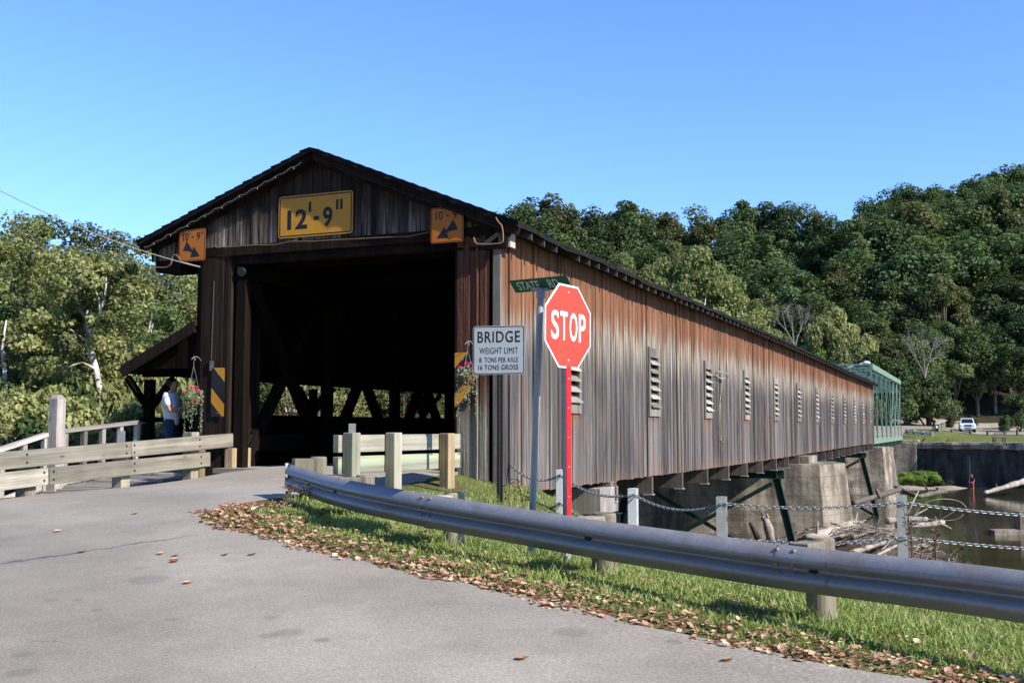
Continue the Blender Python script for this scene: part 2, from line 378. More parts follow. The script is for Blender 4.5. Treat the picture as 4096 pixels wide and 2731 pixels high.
M['leaf_pale'] = leafmat('pale_sycamore_leaves', [(0,(.070,.092,.030)), (.45,(.15,.178,.062)), (.85,(.265,.285,.12)), (1,(.35,.33,.16))], .4)
M['leaf_bright'] = leafmat('bright_shrub_leaves', [(0,(.10,.17,.03)), (.6,(.21,.33,.06)), (1,(.32,.42,.10))], .4)
M['leaf_rust'] = leafmat('rust_leaves', [(0,(.10,.045,.015)), (.6,(.17,.075,.022)), (1,(.21,.12,.035))], .35)
M['bark'] = wood('grey_bark', (.05,.042,.035), (.17,.15,.13), 'Z', 7, bump=.8)
def syc():
    n = NT('sycamore_bark'); f = n.noise(n.obj((3,3,1.5)), 1, 5, .6)
    c = n.ramp(f, [(.36,(.12,.10,.08)), (.47,(.34,.31,.27)), (.60,(.62,.60,.56))]); return n.bsdf(c, .8)
M['sycbark'] = syc()
M['bare'] = plain('bare_twigs', (.20,.18,.165), .9)
def water():
    n = NT('river_water'); h = n.noise(n.obj((1.6,3.2,1)), 1, 4, .6); h2 = n.noise(n.obj((.25,.5,1)), 1, 2)
    c = n.mix(n.rng(h2, .3, .7), (.034,.030,.013), (.052,.044,.020))
    return n.bsdf(c, .06, bump=n.bump(n.math('ADD', h, h2), .10, .05), spec=.5)
M['water'] = water()
def ground(name, cols, sc=3.0):
    n = NT(name); a = n.noise(n.obj((sc,)*3), 1, 6, .65); b = n.noise(n.obj((.35,)*3), 1, 4); f = n.noise(n.obj((28,)*3), 1, 3)
    c = n.ramp(n.math('ADD', n.math('MULTIPLY', a, .6), n.math('MULTIPLY', b, .4)), [(.34, cols[0]), (.5, cols[1]), (.66, cols[2])])
    c = n.bright(c, n.rng(f, .3, .7, .7, 1.3))
    return n.bsdf(c, .95, bump=n.bump(n.math('ADD', f, a), .6, .05), spec=.1)
M['g_verge'] = ground('verge_soil', [(.10,.075,.045), (.10,.11,.035), (.13,.155,.045)])
M['g_lawn'] = ground('mown_lawn', [(.075,.095,.026), (.11,.13,.038), (.16,.155,.055)], 1.2)
M['g_wood'] = ground('forest_floor', [(.022,.018,.012), (.035,.030,.018), (.035,.042,.018)], 1.2)
M['g_mud'] = ground('river_mud', [(.07,.055,.04), (.11,.09,.065), (.16,.135,.10)], 1.2)
M['gravel'] = ground('pale_gravel', [(.17,.14,.11), (.28,.24,.19), (.38,.33,.27)], 5)
M['grass'] = leafmat('grass_blades', [(0,(.095,.145,.030)), (.4,(.195,.275,.060)), (.75,(.30,.37,.11)), (.90,(.42,.39,.18)), (1,(.50,.41,.24))], .3, .03, 0)
M['fallen'] = leafmat('fallen_leaf_brown', [(0,(.13,.060,.040)), (.3,(.31,.165,.105)), (.7,(.48,.295,.195)), (1,(.60,.45,.31))], .12, .03, 0)
def sign_paint(name, col, rough=.45, var=.06):
    n = NT(name); f = n.noise(n.obj((5,5,5)), 1, 6, .6); s = n.rng(n.noise(n.obj((60,60,60)), 1, 3), .66, .74)
    c = n.bright(n.mix(0., col, col), n.rng(f, .3, .7, 1-var, 1+var)); c = n.mix(n.math('MULTIPLY', s, .25), c, (.5,.45,.4))
    return n.bsdf(c, rough, spec=.4)
M['s_red'] = sign_paint('stop_red', (.66,.048,.024), .5, .14); M['s_white'] = sign_paint('sign_white', (.80,.81,.84)); M['s_grey'] = sign_paint('sign_reflective_grey', (.37,.41,.46))
M['s_black'] = sign_paint('sign_black', (.010,.010,.012)); M['s_green'] = sign_paint('street_green', (.008,.11,.055)); M['s_yellow'] = sign_paint('warning_yellow', (.52,.245,.018))
M['s_amber'] = sign_paint('warning_amber', (.44,.135,.009)); M['s_back'] = plain('sign_back_metal', (.35,.36,.37), .45, .6); M['s_letter'] = sign_paint('pale_letters', (.62,.66,.60))
M['s_postred'] = sign_paint('post_strip_red', (.62,.012,.016))
M['skin'] = plain('skin', (.36,.18,.12), .55, 0, .08); M['hair_d'] = plain('dark_hair', (.015,.012,.010), .6); M['hair_b'] = plain('blond_hair', (.45,.33,.17), .6)
M['shirt_w'] = plain('white_shirt', (.62,.66,.74), .85); M['jeans'] = plain('blue_jeans', (.02,.03,.075), .9); M['navy'] = plain('dark_shirt', (.018,.020,.028), .9)
M['red_sh'] = plain('red_shorts', (.55,.02,.02), .85); M['blacksh'] = plain('black_cloth', (.012,.012,.013), .9); M['capg'] = plain('grey_green_cap', (.12,.12,.08), .9)
M['shoe'] = plain('shoe_leather', (.03,.028,.028), .6); M['camblk'] = plain('black_plastic', (.012,.012,.013), .4); M['bag'] = plain('white_bag', (.7,.7,.7), .6)
M['pink'] = leafmat('pink_petals', [(0,(.55,.01,.08)), (1,(.80,.05,.20))], .3, .05, 0); M['vine'] = leafmat('pale_vine_leaves', [(0,(.07,.11,.05)), (.6,(.17,.22,.11)), (1,(.38,.42,.28))], .3, .06, 0)
M['coir'] = plain('coir_liner', (.17,.085,.04), .95, 0, .4, 30, .1, .5); M['wire'] = plain('grey_cable', (.22,.21,.20), .6); M['dimgrey'] = plain('dull_grey_metal', (.055,.06,.065), .6); M['tancable'] = plain('tan_cable', (.20,.13,.07), .6); M['rope'] = plain('yellow_rope', (.30,.25,.13), .8)
M['truckw'] = plain('white_car_paint', (.66,.69,.76), .25, 0, .03); M['glass'] = plain('dark_glass', (.012,.014,.018), .08, 0, 0, 9, .5, 0); M['tyre'] = plain('tyre_rubber', (.015,.015,.015), .9); M['chrome'] = plain('dull_chrome', (.5,.5,.52), .3, .8)
M['blackplas'] = plain('black_grille', (.012,.012,.014), .5); M['headl'] = plain('headlight_lens', (.6,.62,.65), .12, 0, 0)
M['redbox'] = plain('red_box', (.30,.015,.012), .5); M['lampgrey'] = plain('lamp_grey', (.55,.57,.58), .4); M['bench'] = plain('bench_wood', (.10,.085,.065), .85)
M['stalk'] = plain('brown_stalk', (.14,.085,.045), .9)

# ------------------------------------------------------------------ terrain
CP = np.array([(-4.67,20,-.715),(-.95,18.45,-.73),(-2.8,19.2,-.71),(-5.45,19.5,-.86),(-6.1,18.0,-.94),(-6.85,16.25,-.96),(-7.2,15.4,-1.0),(-9,17,-1.2),(-8.3,13,-1.10),
 (-3.0,14.8,-.83),(-3.5,15.1,-.86),(-2.2,12.6,-.93),(-3.3,11.7,-.95),(-1.55,11.3,-1.02),(-.58,10.3,-1.14),(.78,9.0,-1.25),(2.26,8.1,-1.40),(3.5,6.4,-1.52),
 (-1.67,9.9,-1.12),(-.29,8.6,-1.21),(1.65,6.9,-1.39),(2.43,6.35,-1.44),(0,6.4,-1.42),(-3.5,7,-1.38),(0,0,-1.62),(-6,11,-1.20),
 (-2.4,15.4,-.86),(-1.5,16.6,-.92),(-.1,16.2,-1.12),(.3,17.7,-1.15),(.5,10.3,-1.23),(2.7,13.6,-1.80),(4.9,13.2,-1.9),(.9,16.4,-1.48),(.9,13.2,-1.42),(3,10.6,-1.55),(4.2,8.2,-1.62),(6.5,12,-1.9),
 (-40,8,-2.0),(-40,30,-2.2),(-30,-10,-1.9),(0,-12,-1.9),(30,-12,-2.3),(30,6,-2.3),(30,14,-2.4),(-20,13,-1.6),(-12,22.5,-1.7),(-7,22,-1.2),(-25,25,-2.0),(-3,24,-.9),(2,22,-1.3)])
def _U(r2): return np.where(r2 > 1e-9, r2*np.log(np.maximum(r2, 1e-9)), 0.)
_P = CP[:, :2]; _n = len(CP)
_K = _U(((_P[:, None]-_P[None])**2).sum(-1)) + np.eye(_n)*.4
_Q = np.hstack([np.ones((_n,1)), _P]); _A = np.block([[_K, _Q], [_Q.T, np.zeros((3,3))]])
_W = np.linalg.solve(_A, np.concatenate([CP[:, 2], np.zeros(3)]))
YBX = [-60,-9,-5.6,.58,.95,2.7,5,9,40,90]; YBY = [-4,22.4,22.6,19.2,17.9,14.7,14.3,14.3,10,8]
def sstep(x, a, b): t = np.clip((x-a)/(b-a), 0, 1); return t*t*(3-2*t)
def H(x, y):
    x = np.atleast_1d(np.asarray(x, float)); y = np.atleast_1d(np.asarray(y, float))
    xc = np.clip(x, -42, 32); yc = np.clip(y, -14, 32)
    d2 = (xc[:, None]-_P[None, :, 0])**2 + (yc[:, None]-_P[None, :, 1])**2
    up = _U(d2) @ _W[:_n] + _W[_n] + _W[_n+1]*xc + _W[_n+2]*yc
    yb = np.interp(x, YBX, YBY); d = np.maximum(y-yb, 0)
    z = np.maximum(up - np.minimum(d*.55, 12)*sstep(d, -.3, 1.2), -6.6)
    # wooded bank to the left
    xb = np.interp(y, [20, 26, 40, 55, 63, 72, 100, 118], [-6, -8.5, -9.5, -10, -6, -3, -1, 0])
    k = sstep(xb-x, 0, 5)*sstep(y, 22, 26)
    land = -3.0 + .55*np.sin(x*.31)*np.cos(y*.23); z = np.maximum(z, z*(1-k) + land*k)
    # far bank
    L = (x+4.67)*BD.x + (y-20)*BD.y; s = (x+4.67)*BT.x + (y-20)*BT.y
    g = np.maximum(L-104.2, .6*(x-40.8) + .8*(y-113) - 1.6)
    lawn = -1.40 + .60*sstep(g, 0, 16) + .62*sstep(13-s, 0, 7)*sstep(s+60, 0, 30) + .45*sstep(y, 127, 150) + 1.0*sstep(y, 134, 156)*sstep(62-x, 0, 22)
    hill = np.maximum(y - 150 + .10*(x-40), 0)
    lat = np.interp(x, [-80, -10, 25, 60, 80, 130], [.30, .45, .48, .50, .56, .60])
    lawn = lawn + np.minimum(hill, 50)*lat + .4*np.sin(x*.2)*sstep(hill, 0, 10)
    k2 = sstep(g, -.3, 1.0); z = z*(1-k2) + lawn*k2
    return z
def Hs(x, y): return float(H([x], [y])[0])

def gH(px, py):
    z = -1.1
    for _ in range(12): x_, y_ = g_at(px, py, z); z = Hs(x_, y_)
    return x_, y_
CRACKS = [(*gH(-60, 2265), *gH(820, 2106), .030, .8, (.075,.075,.078)), (*gH(380, 2150), *gH(880, 2058), .012, .6, (.11,.105,.10)), (*gH(80, 2560), *gH(560, 2600), .008, .6, (.10,.095,.09)), (*gH(940, 2435), *gH(1150, 2442), .006, .6, (.12,.11,.10))]
SPOTS = [(*gH(px_, py_), r_) for px_, py_, r_ in ((600,2321,.15),(205,2401,.05),(388,2443,.045),(686,2479,.06),(90,2620,.07),(88,2692,.08),(1080,2472,.05),(1160,2531,.10),(555,2275,.04),(310,2402,.03),(2290,2530,.11),(1075,2545,.06))]
M['asphalt'] = asphalt(); M['asphalt_far'] = asphalt('far_asphalt', False)
# road: right edge follows the leaf-strewn verge, left edge the plank fence
RY = [-60, 3, 5, 6.35, 6.9, 8.6, 9.2, 9.95, 11, 11.6, 12.2, 13, 14, 15.2, 18.5, 20.6]
RX = [70, 6.5, 4.0, 2.43, 1.65, -.29, -.9, -1.67, -2.75, -3.22, -3.35, -3.2, -2.75, -2.42, -.95, -.3]
def xr(y): return np.interp(y, RY, RX)
LY = [-60, 0, 5, 8, 11, 13, 20.3, 20.6]; LX = [-60, -55, -40, -20, -10.5, -8.2, -5.02, -4.95]
def xl(y): return np.interp(y, LY, LX)
xs = np.concatenate([np.arange(-300,-60,20), np.arange(-60,-14,2), np.arange(-14,9,.25), np.arange(9,66,1), np.arange(66,110,2), np.arange(110,420,20)])
ys = np.concatenate([np.arange(-60,-6,6), np.arange(-6,26,.25), np.arange(26,96,2), np.arange(96,126,1), np.arange(126,160,1.5), np.arange(160,260,4), np.arange(260,560,20)])
GX, GY = np.meshgrid(xs, ys); gx, gy = GX.ravel(), GY.ravel()
gz = np.concatenate([H(a, b) for a, b in zip(np.array_split(gx, 30), np.array_split(gy, 30))])
inroad = (gy < 19.6) & (gy > -58) & (gx < xr(gy)-.2) & (gx > xl(gy)+.2)
gz = gz - .05*inroad
nx_, ny_ = len(xs), len(ys)
idx = np.arange(nx_*ny_).reshape(ny_, nx_)
q = np.stack([idx[:-1,:-1], idx[:-1,1:], idx[1:,1:], idx[1:,:-1]], -1).reshape(-1, 4)
me = bpy.data.meshes.new('ground'); me.from_pydata(np.stack([gx, gy, gz], 1).tolist(), [], q.tolist())
for k in ('g_verge', 'g_lawn', 'g_wood', 'g_mud'): me.materials.append(M[k])
cx = gx[q].mean(1); cy = gy[q].mean(1); cz = gz[q].mean(1)
mi = np.where(cz < -4.9, 3, np.where(cy > 150-.10*(cx-40), 2, np.where(cy > 90, 1, np.where((cx < -5) & (cy > 23), 2, 0))))
me.polygons.foreach_set('material_index', mi.astype(np.int32)); me.polygons.foreach_set('use_smooth', [True]*len(q))
ground_o = bpy.data.objects.new('ground', me); COL.objects.link(ground_o); tag(ground_o, kind='structure')
# river
m = MB(); m.add([(-300,-20,-5.75),(400,-20,-5.75),(400,150,-5.75),(-300,150,-5.75)], [(0,1,2,3)]); tag(m.build('water', M['water']), kind='structure')
# road sheet
rows = np.concatenate([np.arange(-58, 3, 3), np.arange(3, 20.45, .2), [20.45]]); Pm = []
for y in rows:
    a = float(xl(y)); b = float(xr(y)); t = np.linspace(0, 1, 90)
    if y > 18.6: # end the sheet on the portal line
        b = min(b, -4.67 + (20.55-y)/.4245); 
    a = max(a, -70.); X = a+(b-a)*(1-(1-t)**1.35); Z = H(X, np.full_like(X, y)) + .006
    X = X + .05*np.sin(y*7.3)*(t > .99) + .04*np.sin(y*17.1)*(t > .99)
    Pm.append([(x, y, z) for x, z in zip(X, Z)])
m = MB(); m.grid(Pm); tag(m.build('road', M['asphalt'], smooth=True), kind='structure')

# ------------------------------------------------------------------ covered bridge
WS = 4.852; LEN = 68.75; LW = -1.32          # right wall plane, length, left wall plane (bridge frame)
bridge = empty('covered_bridge', BO, -BA, 'long weathered wooden covered bridge with a dark open portal and louvred side', 'covered bridge')
BW = Matrix.Translation(BO) @ Matrix.Rotation(-BA, 4, 'Z')
EL = [-.5, 0, 1.75, 4.5, 7.4, 11.9, 18, 25.9, 32, 38.7, 48.8, 58, 63.4, 69.5]; EZ = [.03, .02, -.03, .01, -.03, 0, .02, .03, .0, -.02, -.09, -.10, -.12, -.14]
def ez(l): return float(np.interp(l, EL, EZ))
APX = (1.28, 4.95); REV = (5.30, 3.30); LEV = (-2.58, 3.50)
WIN = [3.45, 9.26, 15.01, 20.71, 26.5, 32.28, 38.05, 43.8, 49.58, 55.2, 60.6, 65.6]; WH = .43; WZ0, WZ1 = .33, 1.84
rng = random.Random(3)
# right wall boards
m = MB(); y = .03
while y < LEN:
    wd = min(rng.choice((.13, .15, .19, .19, .22, .25)), LEN-y)
    if wd < .04: break
    r = rng.random(); off = rng.uniform(-.010, .012); g = .010; z0 = -1.10 - .03*math.sin(y*.09) + rng.uniform(-.012, .012) - .035*math.sin(min(y, 68)/68*math.pi)
    z1 = 3.28 + ez(y)
    a, b = y+g/2, y+wd-g/2; win = None
    for c in WIN:
        if b > c-WH and a < c+WH: win = c
    spans = [(z0, z1)] if win is None else [(z0, WZ0), (WZ1, z1)]
    for p, q_ in spans: m.b2(WS-.03, WS+off, a, b, p, q_, r)
    if rng.random() < .30 and win is None:      # cover strip over a joint
        m.b2(WS, WS+.022, b-.02, b+.028, z0+.02, z1, rng.random())
    y += wd
m.build('side_wall', M['siding'], bridge)
# corner post of the portal
m = MB(); m.b2(4.735, 4.875, -.02, .03, -1.12, 3.0, .2); m.build('corner_post', M['frame'], bridge, bevel=.006)
# louvred windows
def window_parts(c):
    f = MB(); P = .05
    f.b2(WS-.06, WS+P, c-WH-.07, c-WH+.06, WZ0-.05, WZ1+.10); f.b2(WS-.06, WS+P-.01, c+WH-.05, c+WH+.07, WZ0-.05, WZ1+.10)
    f.b2(WS-.05, WS+P-.012, c-WH+.06, c+WH-.05, WZ1-.14, WZ1+.085); f.b2(WS-.05, WS+P-.006, c-WH+.06, c+WH-.05, WZ0-.045, WZ0+.15)
    f.b2(WS-.16, WS-.135, c-WH+.02, c+WH-.02, WZ0, WZ1, .02, 1)
    s = MB()
    for i in range(6):
        zz = WZ0+.19 + i*.205
        hx = .085 if i else .105
        s.add([(WS-.11, c-WH+.065, zz+.165), (WS-.11, c+WH-.055, zz+.165), (WS+hx, c+WH-.055-(0 if i else -.03), zz), (WS+hx, c-WH+.065, zz),
               (WS-.11, c-WH+.065, zz+.14), (WS-.11, c+WH-.055, zz+.14), (WS+hx, c+WH-.055-(0 if i else -.03), zz-.03), (WS+hx, c-WH+.065, zz-.03)],
              [(0,3,2,1), (4,5,6,7), (3,7,6,2), (0,1,5,4), (0,4,7,3), (1,2,6,5)], rng.random())
    return f, s
for c in WIN:
    f, s = window_parts(c)
    wo = f.build('louver_window', [M['frame'], M['inner']], bridge, bevel=.005); s.build('slats', M['slat'], wo, bevel=.004)
# left wall: boards above and below the open strip
m = MB(); y = .82
while y < LEN:
    wd = .30; m.b2(LW, LW+.03, y, y+wd-.006, 1.02, 3.45+ez(y)); m.b2(LW, LW+.03, y, y+wd-.006, -1.12, .27); y += wd
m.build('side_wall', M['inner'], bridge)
# roof
m = MB(); ls = np.concatenate([[-.26, -.1], np.arange(.5, LEN, .5), [LEN+.3]])
def rsec(l):
    d = ez(l); j = .010*math.sin(l*5.1)+.008*math.sin(l*2.3)
    return [(LEV[0], l, LEV[1]+d+j), ((LEV[0]+APX[0])/2, l, (LEV[1]+APX[1])/2+d*.8), (APX[0], l, APX[1]+d*.7), ((REV[0]+APX[0])/2, l, (REV[1]+APX[1])/2+d*.8-.0), (REV[0]+.5*j, l, REV[1]+d+j)]
top = [rsec(l) for l in ls]; bot = [[(x, yy, z-.055) for x, yy, z in r] for r in top]
ring = [a + b[::-1] for a, b in zip(top, bot)]
m.grid(ring, .5, 0, True); m.poly(ring[0], .4); m.poly(ring[-1][::-1], .4)
# shingle courses: overlapping strips that show as steps on the rake
def course(p, q_, n):
    for i in range(n):
        t0, t1 = i/n, (i+1.15)/n; a = Vector((p[0], 0, p[1])).lerp(Vector((q_[0], 0, q_[1])), t0); b = Vector((p[0], 0, p[1])).lerp(Vector((q_[0], 0, q_[1])), min(t1, 1.))
        P = []
        for l in ls:
            d = ez(l)*(1-.3*t0); P.append([(a.x, l-(.02 if l < 0 else 0)+.015*((i*7) % 3-1)*(l < 0), a.z+d+.032), (b.x, l-(.02 if l < 0 else 0), b.z+d+.008), (b.x, l, b.z+d-.01), (a.x, l, a.z+d-.01)])
        m.grid(P, rng.random(), 0, True); m.poly(P[0], rng.random())
course(LEV, APX, 19); course(REV, APX, 19)
m.build('roof', M['roof'], bridge)
# rake boards under the roof edge at the portal
m = MB()
for e in (LEV, REV):
    m.beam((e[0]+(.03 if e[0] < 0 else -.03), -.17, e[1]-.10), (APX[0], -.17, APX[1]-.10), .05, .15, (0,0,1))
    m.beam((e[0]+(.2 if e[0] < 0 else -.2), -.07, e[1]-.07), (APX[0], -.07, APX[1]-.14), .05, .20, (0,0,1))
m.build('rake_board', M['jamb'], bridge)
# rafter tails
rm = MB(); 
sl = (REV[1]-APX[1])/(REV[0]-APX[0])
def tail_mesh(mb, l, dz):
    x0, x1 = 4.4, 5.27
    z0 = APX[1]+sl*(x0-APX[0])-.07+dz; z1 = APX[1]+sl*(x1-APX[0])-.07+dz; w_ = .022
    mb.add([(x0,l-w_,z0),(x1,l-w_,z1),(x1,l-w_,z1-.115),(x0,l-w_,z0-.13),(x0,l+w_,z0),(x1,l+w_,z1),(x1,l+w_,z1-.115),(x0,l+w_,z0-.13)],
           [(0,3,2,1),(4,5,6,7),(0,1,5,4),(1,2,6,5),(2,3,7,6),(3,0,4,7)])
tail_mesh(rm, 0, 0); rt0 = rm.build('rafter_tail', M['rafter'], bridge); rt0.location = (0, .39, ez(.39))
rest = MB()
for i in range(1, 115):
    l = .39 + i*.593
    if i in (3,) : continue
    if i < 98:
        c = rt0.copy(); COL.objects.link(c); c.parent = bridge; c.location = (0, l+rng.uniform(-.02,.02), ez(l))
    elif l < LEN: tail_mesh(rest, l, ez(l))
tag(rest.build('rafter_tail', M['rafter'], bridge), kind='stuff')
# gable boards and header
m = MB(); x = -2.42
def roofz(x): return (LEV[1] + (APX[1]-LEV[1])*(x-LEV[0])/(APX[0]-LEV[0])) if x < APX[0] else (APX[1]+sl*(x-APX[0]))
while x < 5.0:
    wd = rng.uniform(.15, .24); x1 = min(x+wd, 5.02); r = rng.random(); o = rng.uniform(-.018, .012); zb = 3.36 if -1.3 < x < 4.8 else 3.18
    za, zc = roofz(x)-.08, roofz(x1)-.08
    if x < APX[0] < x1: za = zc = min(za, zc)
    m.add([(x+.004,o-.02,zb),(x1-.004,o-.02,zb),(x1-.004,o-.02,zc),(x+.004,o-.02,za),(x+.004,.02,zb),(x1-.004,.02,zb),(x1-.004,.02,zc),(x+.004,.02,za)],
          [(0,1,2,3),(7,6,5,4),(0,4,5,1),(2,6,7,3),(0,3,7,4),(1,5,6,2)], r); x = x1
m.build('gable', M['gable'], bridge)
m = MB(); m.b2(LW, 4.72, -.035, .26, 3.17, 3.36, .3); m.b2(LW+.1, 4.6, .05, .22, 3.02, 3.17, .1); m.b2(4.05, 5.0, -.05, .02, 2.96, 3.03, .4); m.build('header', M['jamb'], bridge, bevel=.01)
# eave boxes that close the overhang at each side of the gable
m = MB()
m.b2(5.015, 5.05, -.02, .20, 2.985, 3.34, .8); eb = m.build('eave_box', [M['greywood'], M['jamb']], bridge)
m2 = MB(); m2.b2(4.5, 5.0, -.02, .02, 2.97, 3.02, .3); m2.beam((4.55,-.03,3.03),(4.85,-.03,3.22),.03,.07,(0,0,1)); m2.b2(4.84, 4.88, -.03, .02, 3.0, 3.3, .5)
m2.build('brace', M['frame'], eb)
m = MB(); m.b2(-2.30, -1.72, -.04, .55, 2.97, 3.0, .3); m.b2(-2.30, -2.26, -.04, .55, 2.97, 3.52, .3); m.b2(-2.26, -1.76, 0, .03, 3.0, 3.4, .3); m.b2(-1.76,-1.72,-.04,.55,2.97,3.3,.3); m.build('eave_box', M['jamb'], bridge)
# portal jamb boards right and left
def jamb(x0, x1, zb, zt, mat, L=0., seed=1):
    m = MB(); rr = random.Random(seed); x = x0
    while x < x1-.03:
        wd = rr.uniform(.10, .19); xe = min(x+wd, x1); o = rr.uniform(-.022, .008)
        m.b2(x+.004, xe-.004, L-.03+o, L+.03, zb, zt, rr.random()); x = xe
    return m
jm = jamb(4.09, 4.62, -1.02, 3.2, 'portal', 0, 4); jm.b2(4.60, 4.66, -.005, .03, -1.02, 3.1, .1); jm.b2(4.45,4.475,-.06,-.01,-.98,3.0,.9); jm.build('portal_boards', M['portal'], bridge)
m = MB(); m.b2(4.62, 4.74, .05, .09, -1.02, 3.1, 0.); m.b2(4.06, 4.10, -.05, 1.2, -1.0, 3.2, .2); m.build('recess', M['jamb'], bridge)
jamb(LW, -.58, -1.05, 3.2, 'jamb', 0, 8).build('portal_boards', M['jamb'], bridge)  # left boards coloured dark to stand in for the shade on them
m = MB(); l = 0.
while l < .82: m.b2(-.60, -.57, l, l+.15, -.62, 3.2); l += .16
m.b2(LW, -.57, .80, .84, -.7, 3.2); m.build('portal_return', M['jamb'], bridge)
for q_ in ((-.60,-.42,-.05,.12,-.72,-.36), (-.58,-.40,.30,.48,-.72,-.36), (-1.2,-1.03,-.20,-.03,-.95,-.40)): m = MB(); m.b2(*q_); m.build('sill_block', M['postwarm'], bridge, bevel=.012)
m = MB(); m.b2(-.56, -.46, .2, LEN, -.42, -.12); m.b2(3.97, 4.06, .5, LEN, -.42, -.12); m.build('wheel_guard', M['inner'], bridge)
# floor and long timbers
m = MB(); l = -.35
while l < LEN: m.b2(-.62, 4.12, l, l+.24, -.80, -.715); l += .245
m.build('deck', M['greywoodx'], bridge)
m = MB()
for s_ in (-.4, 4.3): m.b2(s_-.15, s_+.15, .3, LEN, -1.12, -.80); m.b2(s_-.15, s_+.15, .3, LEN, 2.75, 3.05)
for s_ in (1.0, 2.0, 3.0): m.b2(s_-.1, s_+.1, .3, LEN, -1.08, -.81)
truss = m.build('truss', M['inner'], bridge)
PAN = 2.88
for k in range(24):
    l0 = .06 + k*PAN
    for s_, full in ((-.4, True), (4.3, k < 10)):
        if not full: continue
        m = MB(); m.b2(s_-.10, s_+.10, l0-.09+.1, l0+.09+.1, -.80, 2.75); m.build('truss_post', M['inner'], truss)
        m = MB(); m.beam((s_-.09, l0+.2, -.78), (s_-.09, l0+PAN-.05, 2.7), .14, .21, (0,0,1)); m.build('diagonal', M['inner'], truss)
        m = MB(); m.beam((s_+.09, l0+.2, 2.7), (s_+.09, l0+PAN-.05, -.78), .16, .18, (0,0,1)); m.build('diagonal', M['inner'], truss)
m = MB(); l = 1.
while l < LEN: m.b2(-.6, 4.4, l-.09, l+.09, 3.05, 3.25); l += PAN
m.build('tie_beam', M['inner'], bridge)
# floor beams showing below the side wall
fm = MB(); fm.b2(-1.5, 4.93, -.06, .06, -1.52, -1.12); fb0 = fm.build('floor_beam', M['drift'], bridge); fb0.data.materials[0] = M['driftdark']
pl = MB(); pl.b2(4.72, 4.96, -.10, .10, -1.545, -1.522); pl0 = pl.build('end_plate', M['galvpost'], fb0)
for k in range(23):
    l = .25 + 2.86*(k+1)
    o = fb0 if k == 0 else fb0.copy()
    if k: 
        COL.objects.link(o); o.parent = bridge; p_ = pl0.copy(); COL.objects.link(p_); p_.parent = o
    o.location = (0, l, .0-.05*math.sin(l/68*math.pi))
# ---- walkway lean-to on the left side
shed = empty('covered_walkway', B(-2.1, 0, 0), -BA, 'dark lean-to walkway roof on posts along the left side of the covered bridge', 'walkway')
def SL(s, l, z): return (s+2.1, l, z)
m = MB()
P = []
for l in (-.12, 0, LEN*.5, LEN): P.append([SL(-3.02,l,1.19), SL(-1.30,l,1.99), SL(-1.30,l,1.90), SL(-3.02,l,1.10)])
m.grid(P, .5, 0, True); m.poly(P[0]); m.beam(SL(-3.0,-.10,1.06), SL(-1.31,-.10,1.86), .05, .18); m.build('roof', M['jamb'], shed)
m = MB(); m.b2(-.86, -.68, 0, LEN, 1.04, 1.17); m.b2(-.90, .80, .45, .58, 1.0, 1.13); m.add([SL(-2.78,.02,1.12),SL(-1.32,.02,1.12),SL(-1.32,.02,1.84)],[(0,1,2)]); m.build('plate_beam', M['inner'], shed)
m = MB(); m.b2(-.92, .80, -.1, LEN, -.93, -.83); m.build('deck', M['greywoodx'], shed)
for k in range(13):
    l = .55 + k*5.76 if k else .55
    m = MB(); m.b2(-.86, -.70, l-.08, l+.08, -.93, .95); m.build('post', M['inner'], shed)
    m = MB(); m.beam((-.78, l, .35), (-.78, l+.62, .97), .09, .12); m.beam((-.78, l, .35), (-.78, l-.62, .97), .09, .12); m.beam((-.78, l, .35), (-.20, l, .97), .09, .12); m.build('knee_brace', M['inner'], shed)
m = MB(); m.b2(-.80, -.74, .3, LEN, .12, .22); m.b2(-.80, -.74, .3, LEN, -.35, -.25); m.b2(-.86,-.80,1.2,LEN,-.86,.16); m.build('rail', M['inner'], shed)
# solid board screen behind the walker and a board strip beside the portal
m = MB(); m.b2(-.30, .76, 2.6, 2.66, -.83, .24); m.build('board_screen', M['inner'], shed)

# ------------------------------------------------------------------ abutment, bents, piers
ab = MB(); ab.b2(-2.6, 5.3, .55, 2.2, -6.5, -1.56); ab.b2(-2.6, 5.0, .25, .9, -2.2, -1.14)
o = ab.build('abutment', M['concrete'], None, bevel=.05); o.location = BO; o.rotation_euler = (0,0,-BA); tag(o, 'dark concrete abutment under the near end of the covered bridge', 'abutment')
m = MB(); m.b2(4.86, 5.06, -.75, .95, -1.34, -1.12); o = m.build('retaining_timber', M['ptgreenz'], None, bevel=.015); o.location = BO; o.rotation_euler = (0,0,-BA); tag(o, 'pale square timber lying at the foot of the bridge corner', 'timber')
m = MB(); m.b2(3.9, 4.75, -.95, -.72, -1.32, -1.08); o = m.build('retaining_timber', M['ptgreenz'], None, bevel=.015); o.location = BO; o.rotation_euler = (0,0,-BA); tag(o, 'short pale timber holding the earth below the portal boards', 'timber')
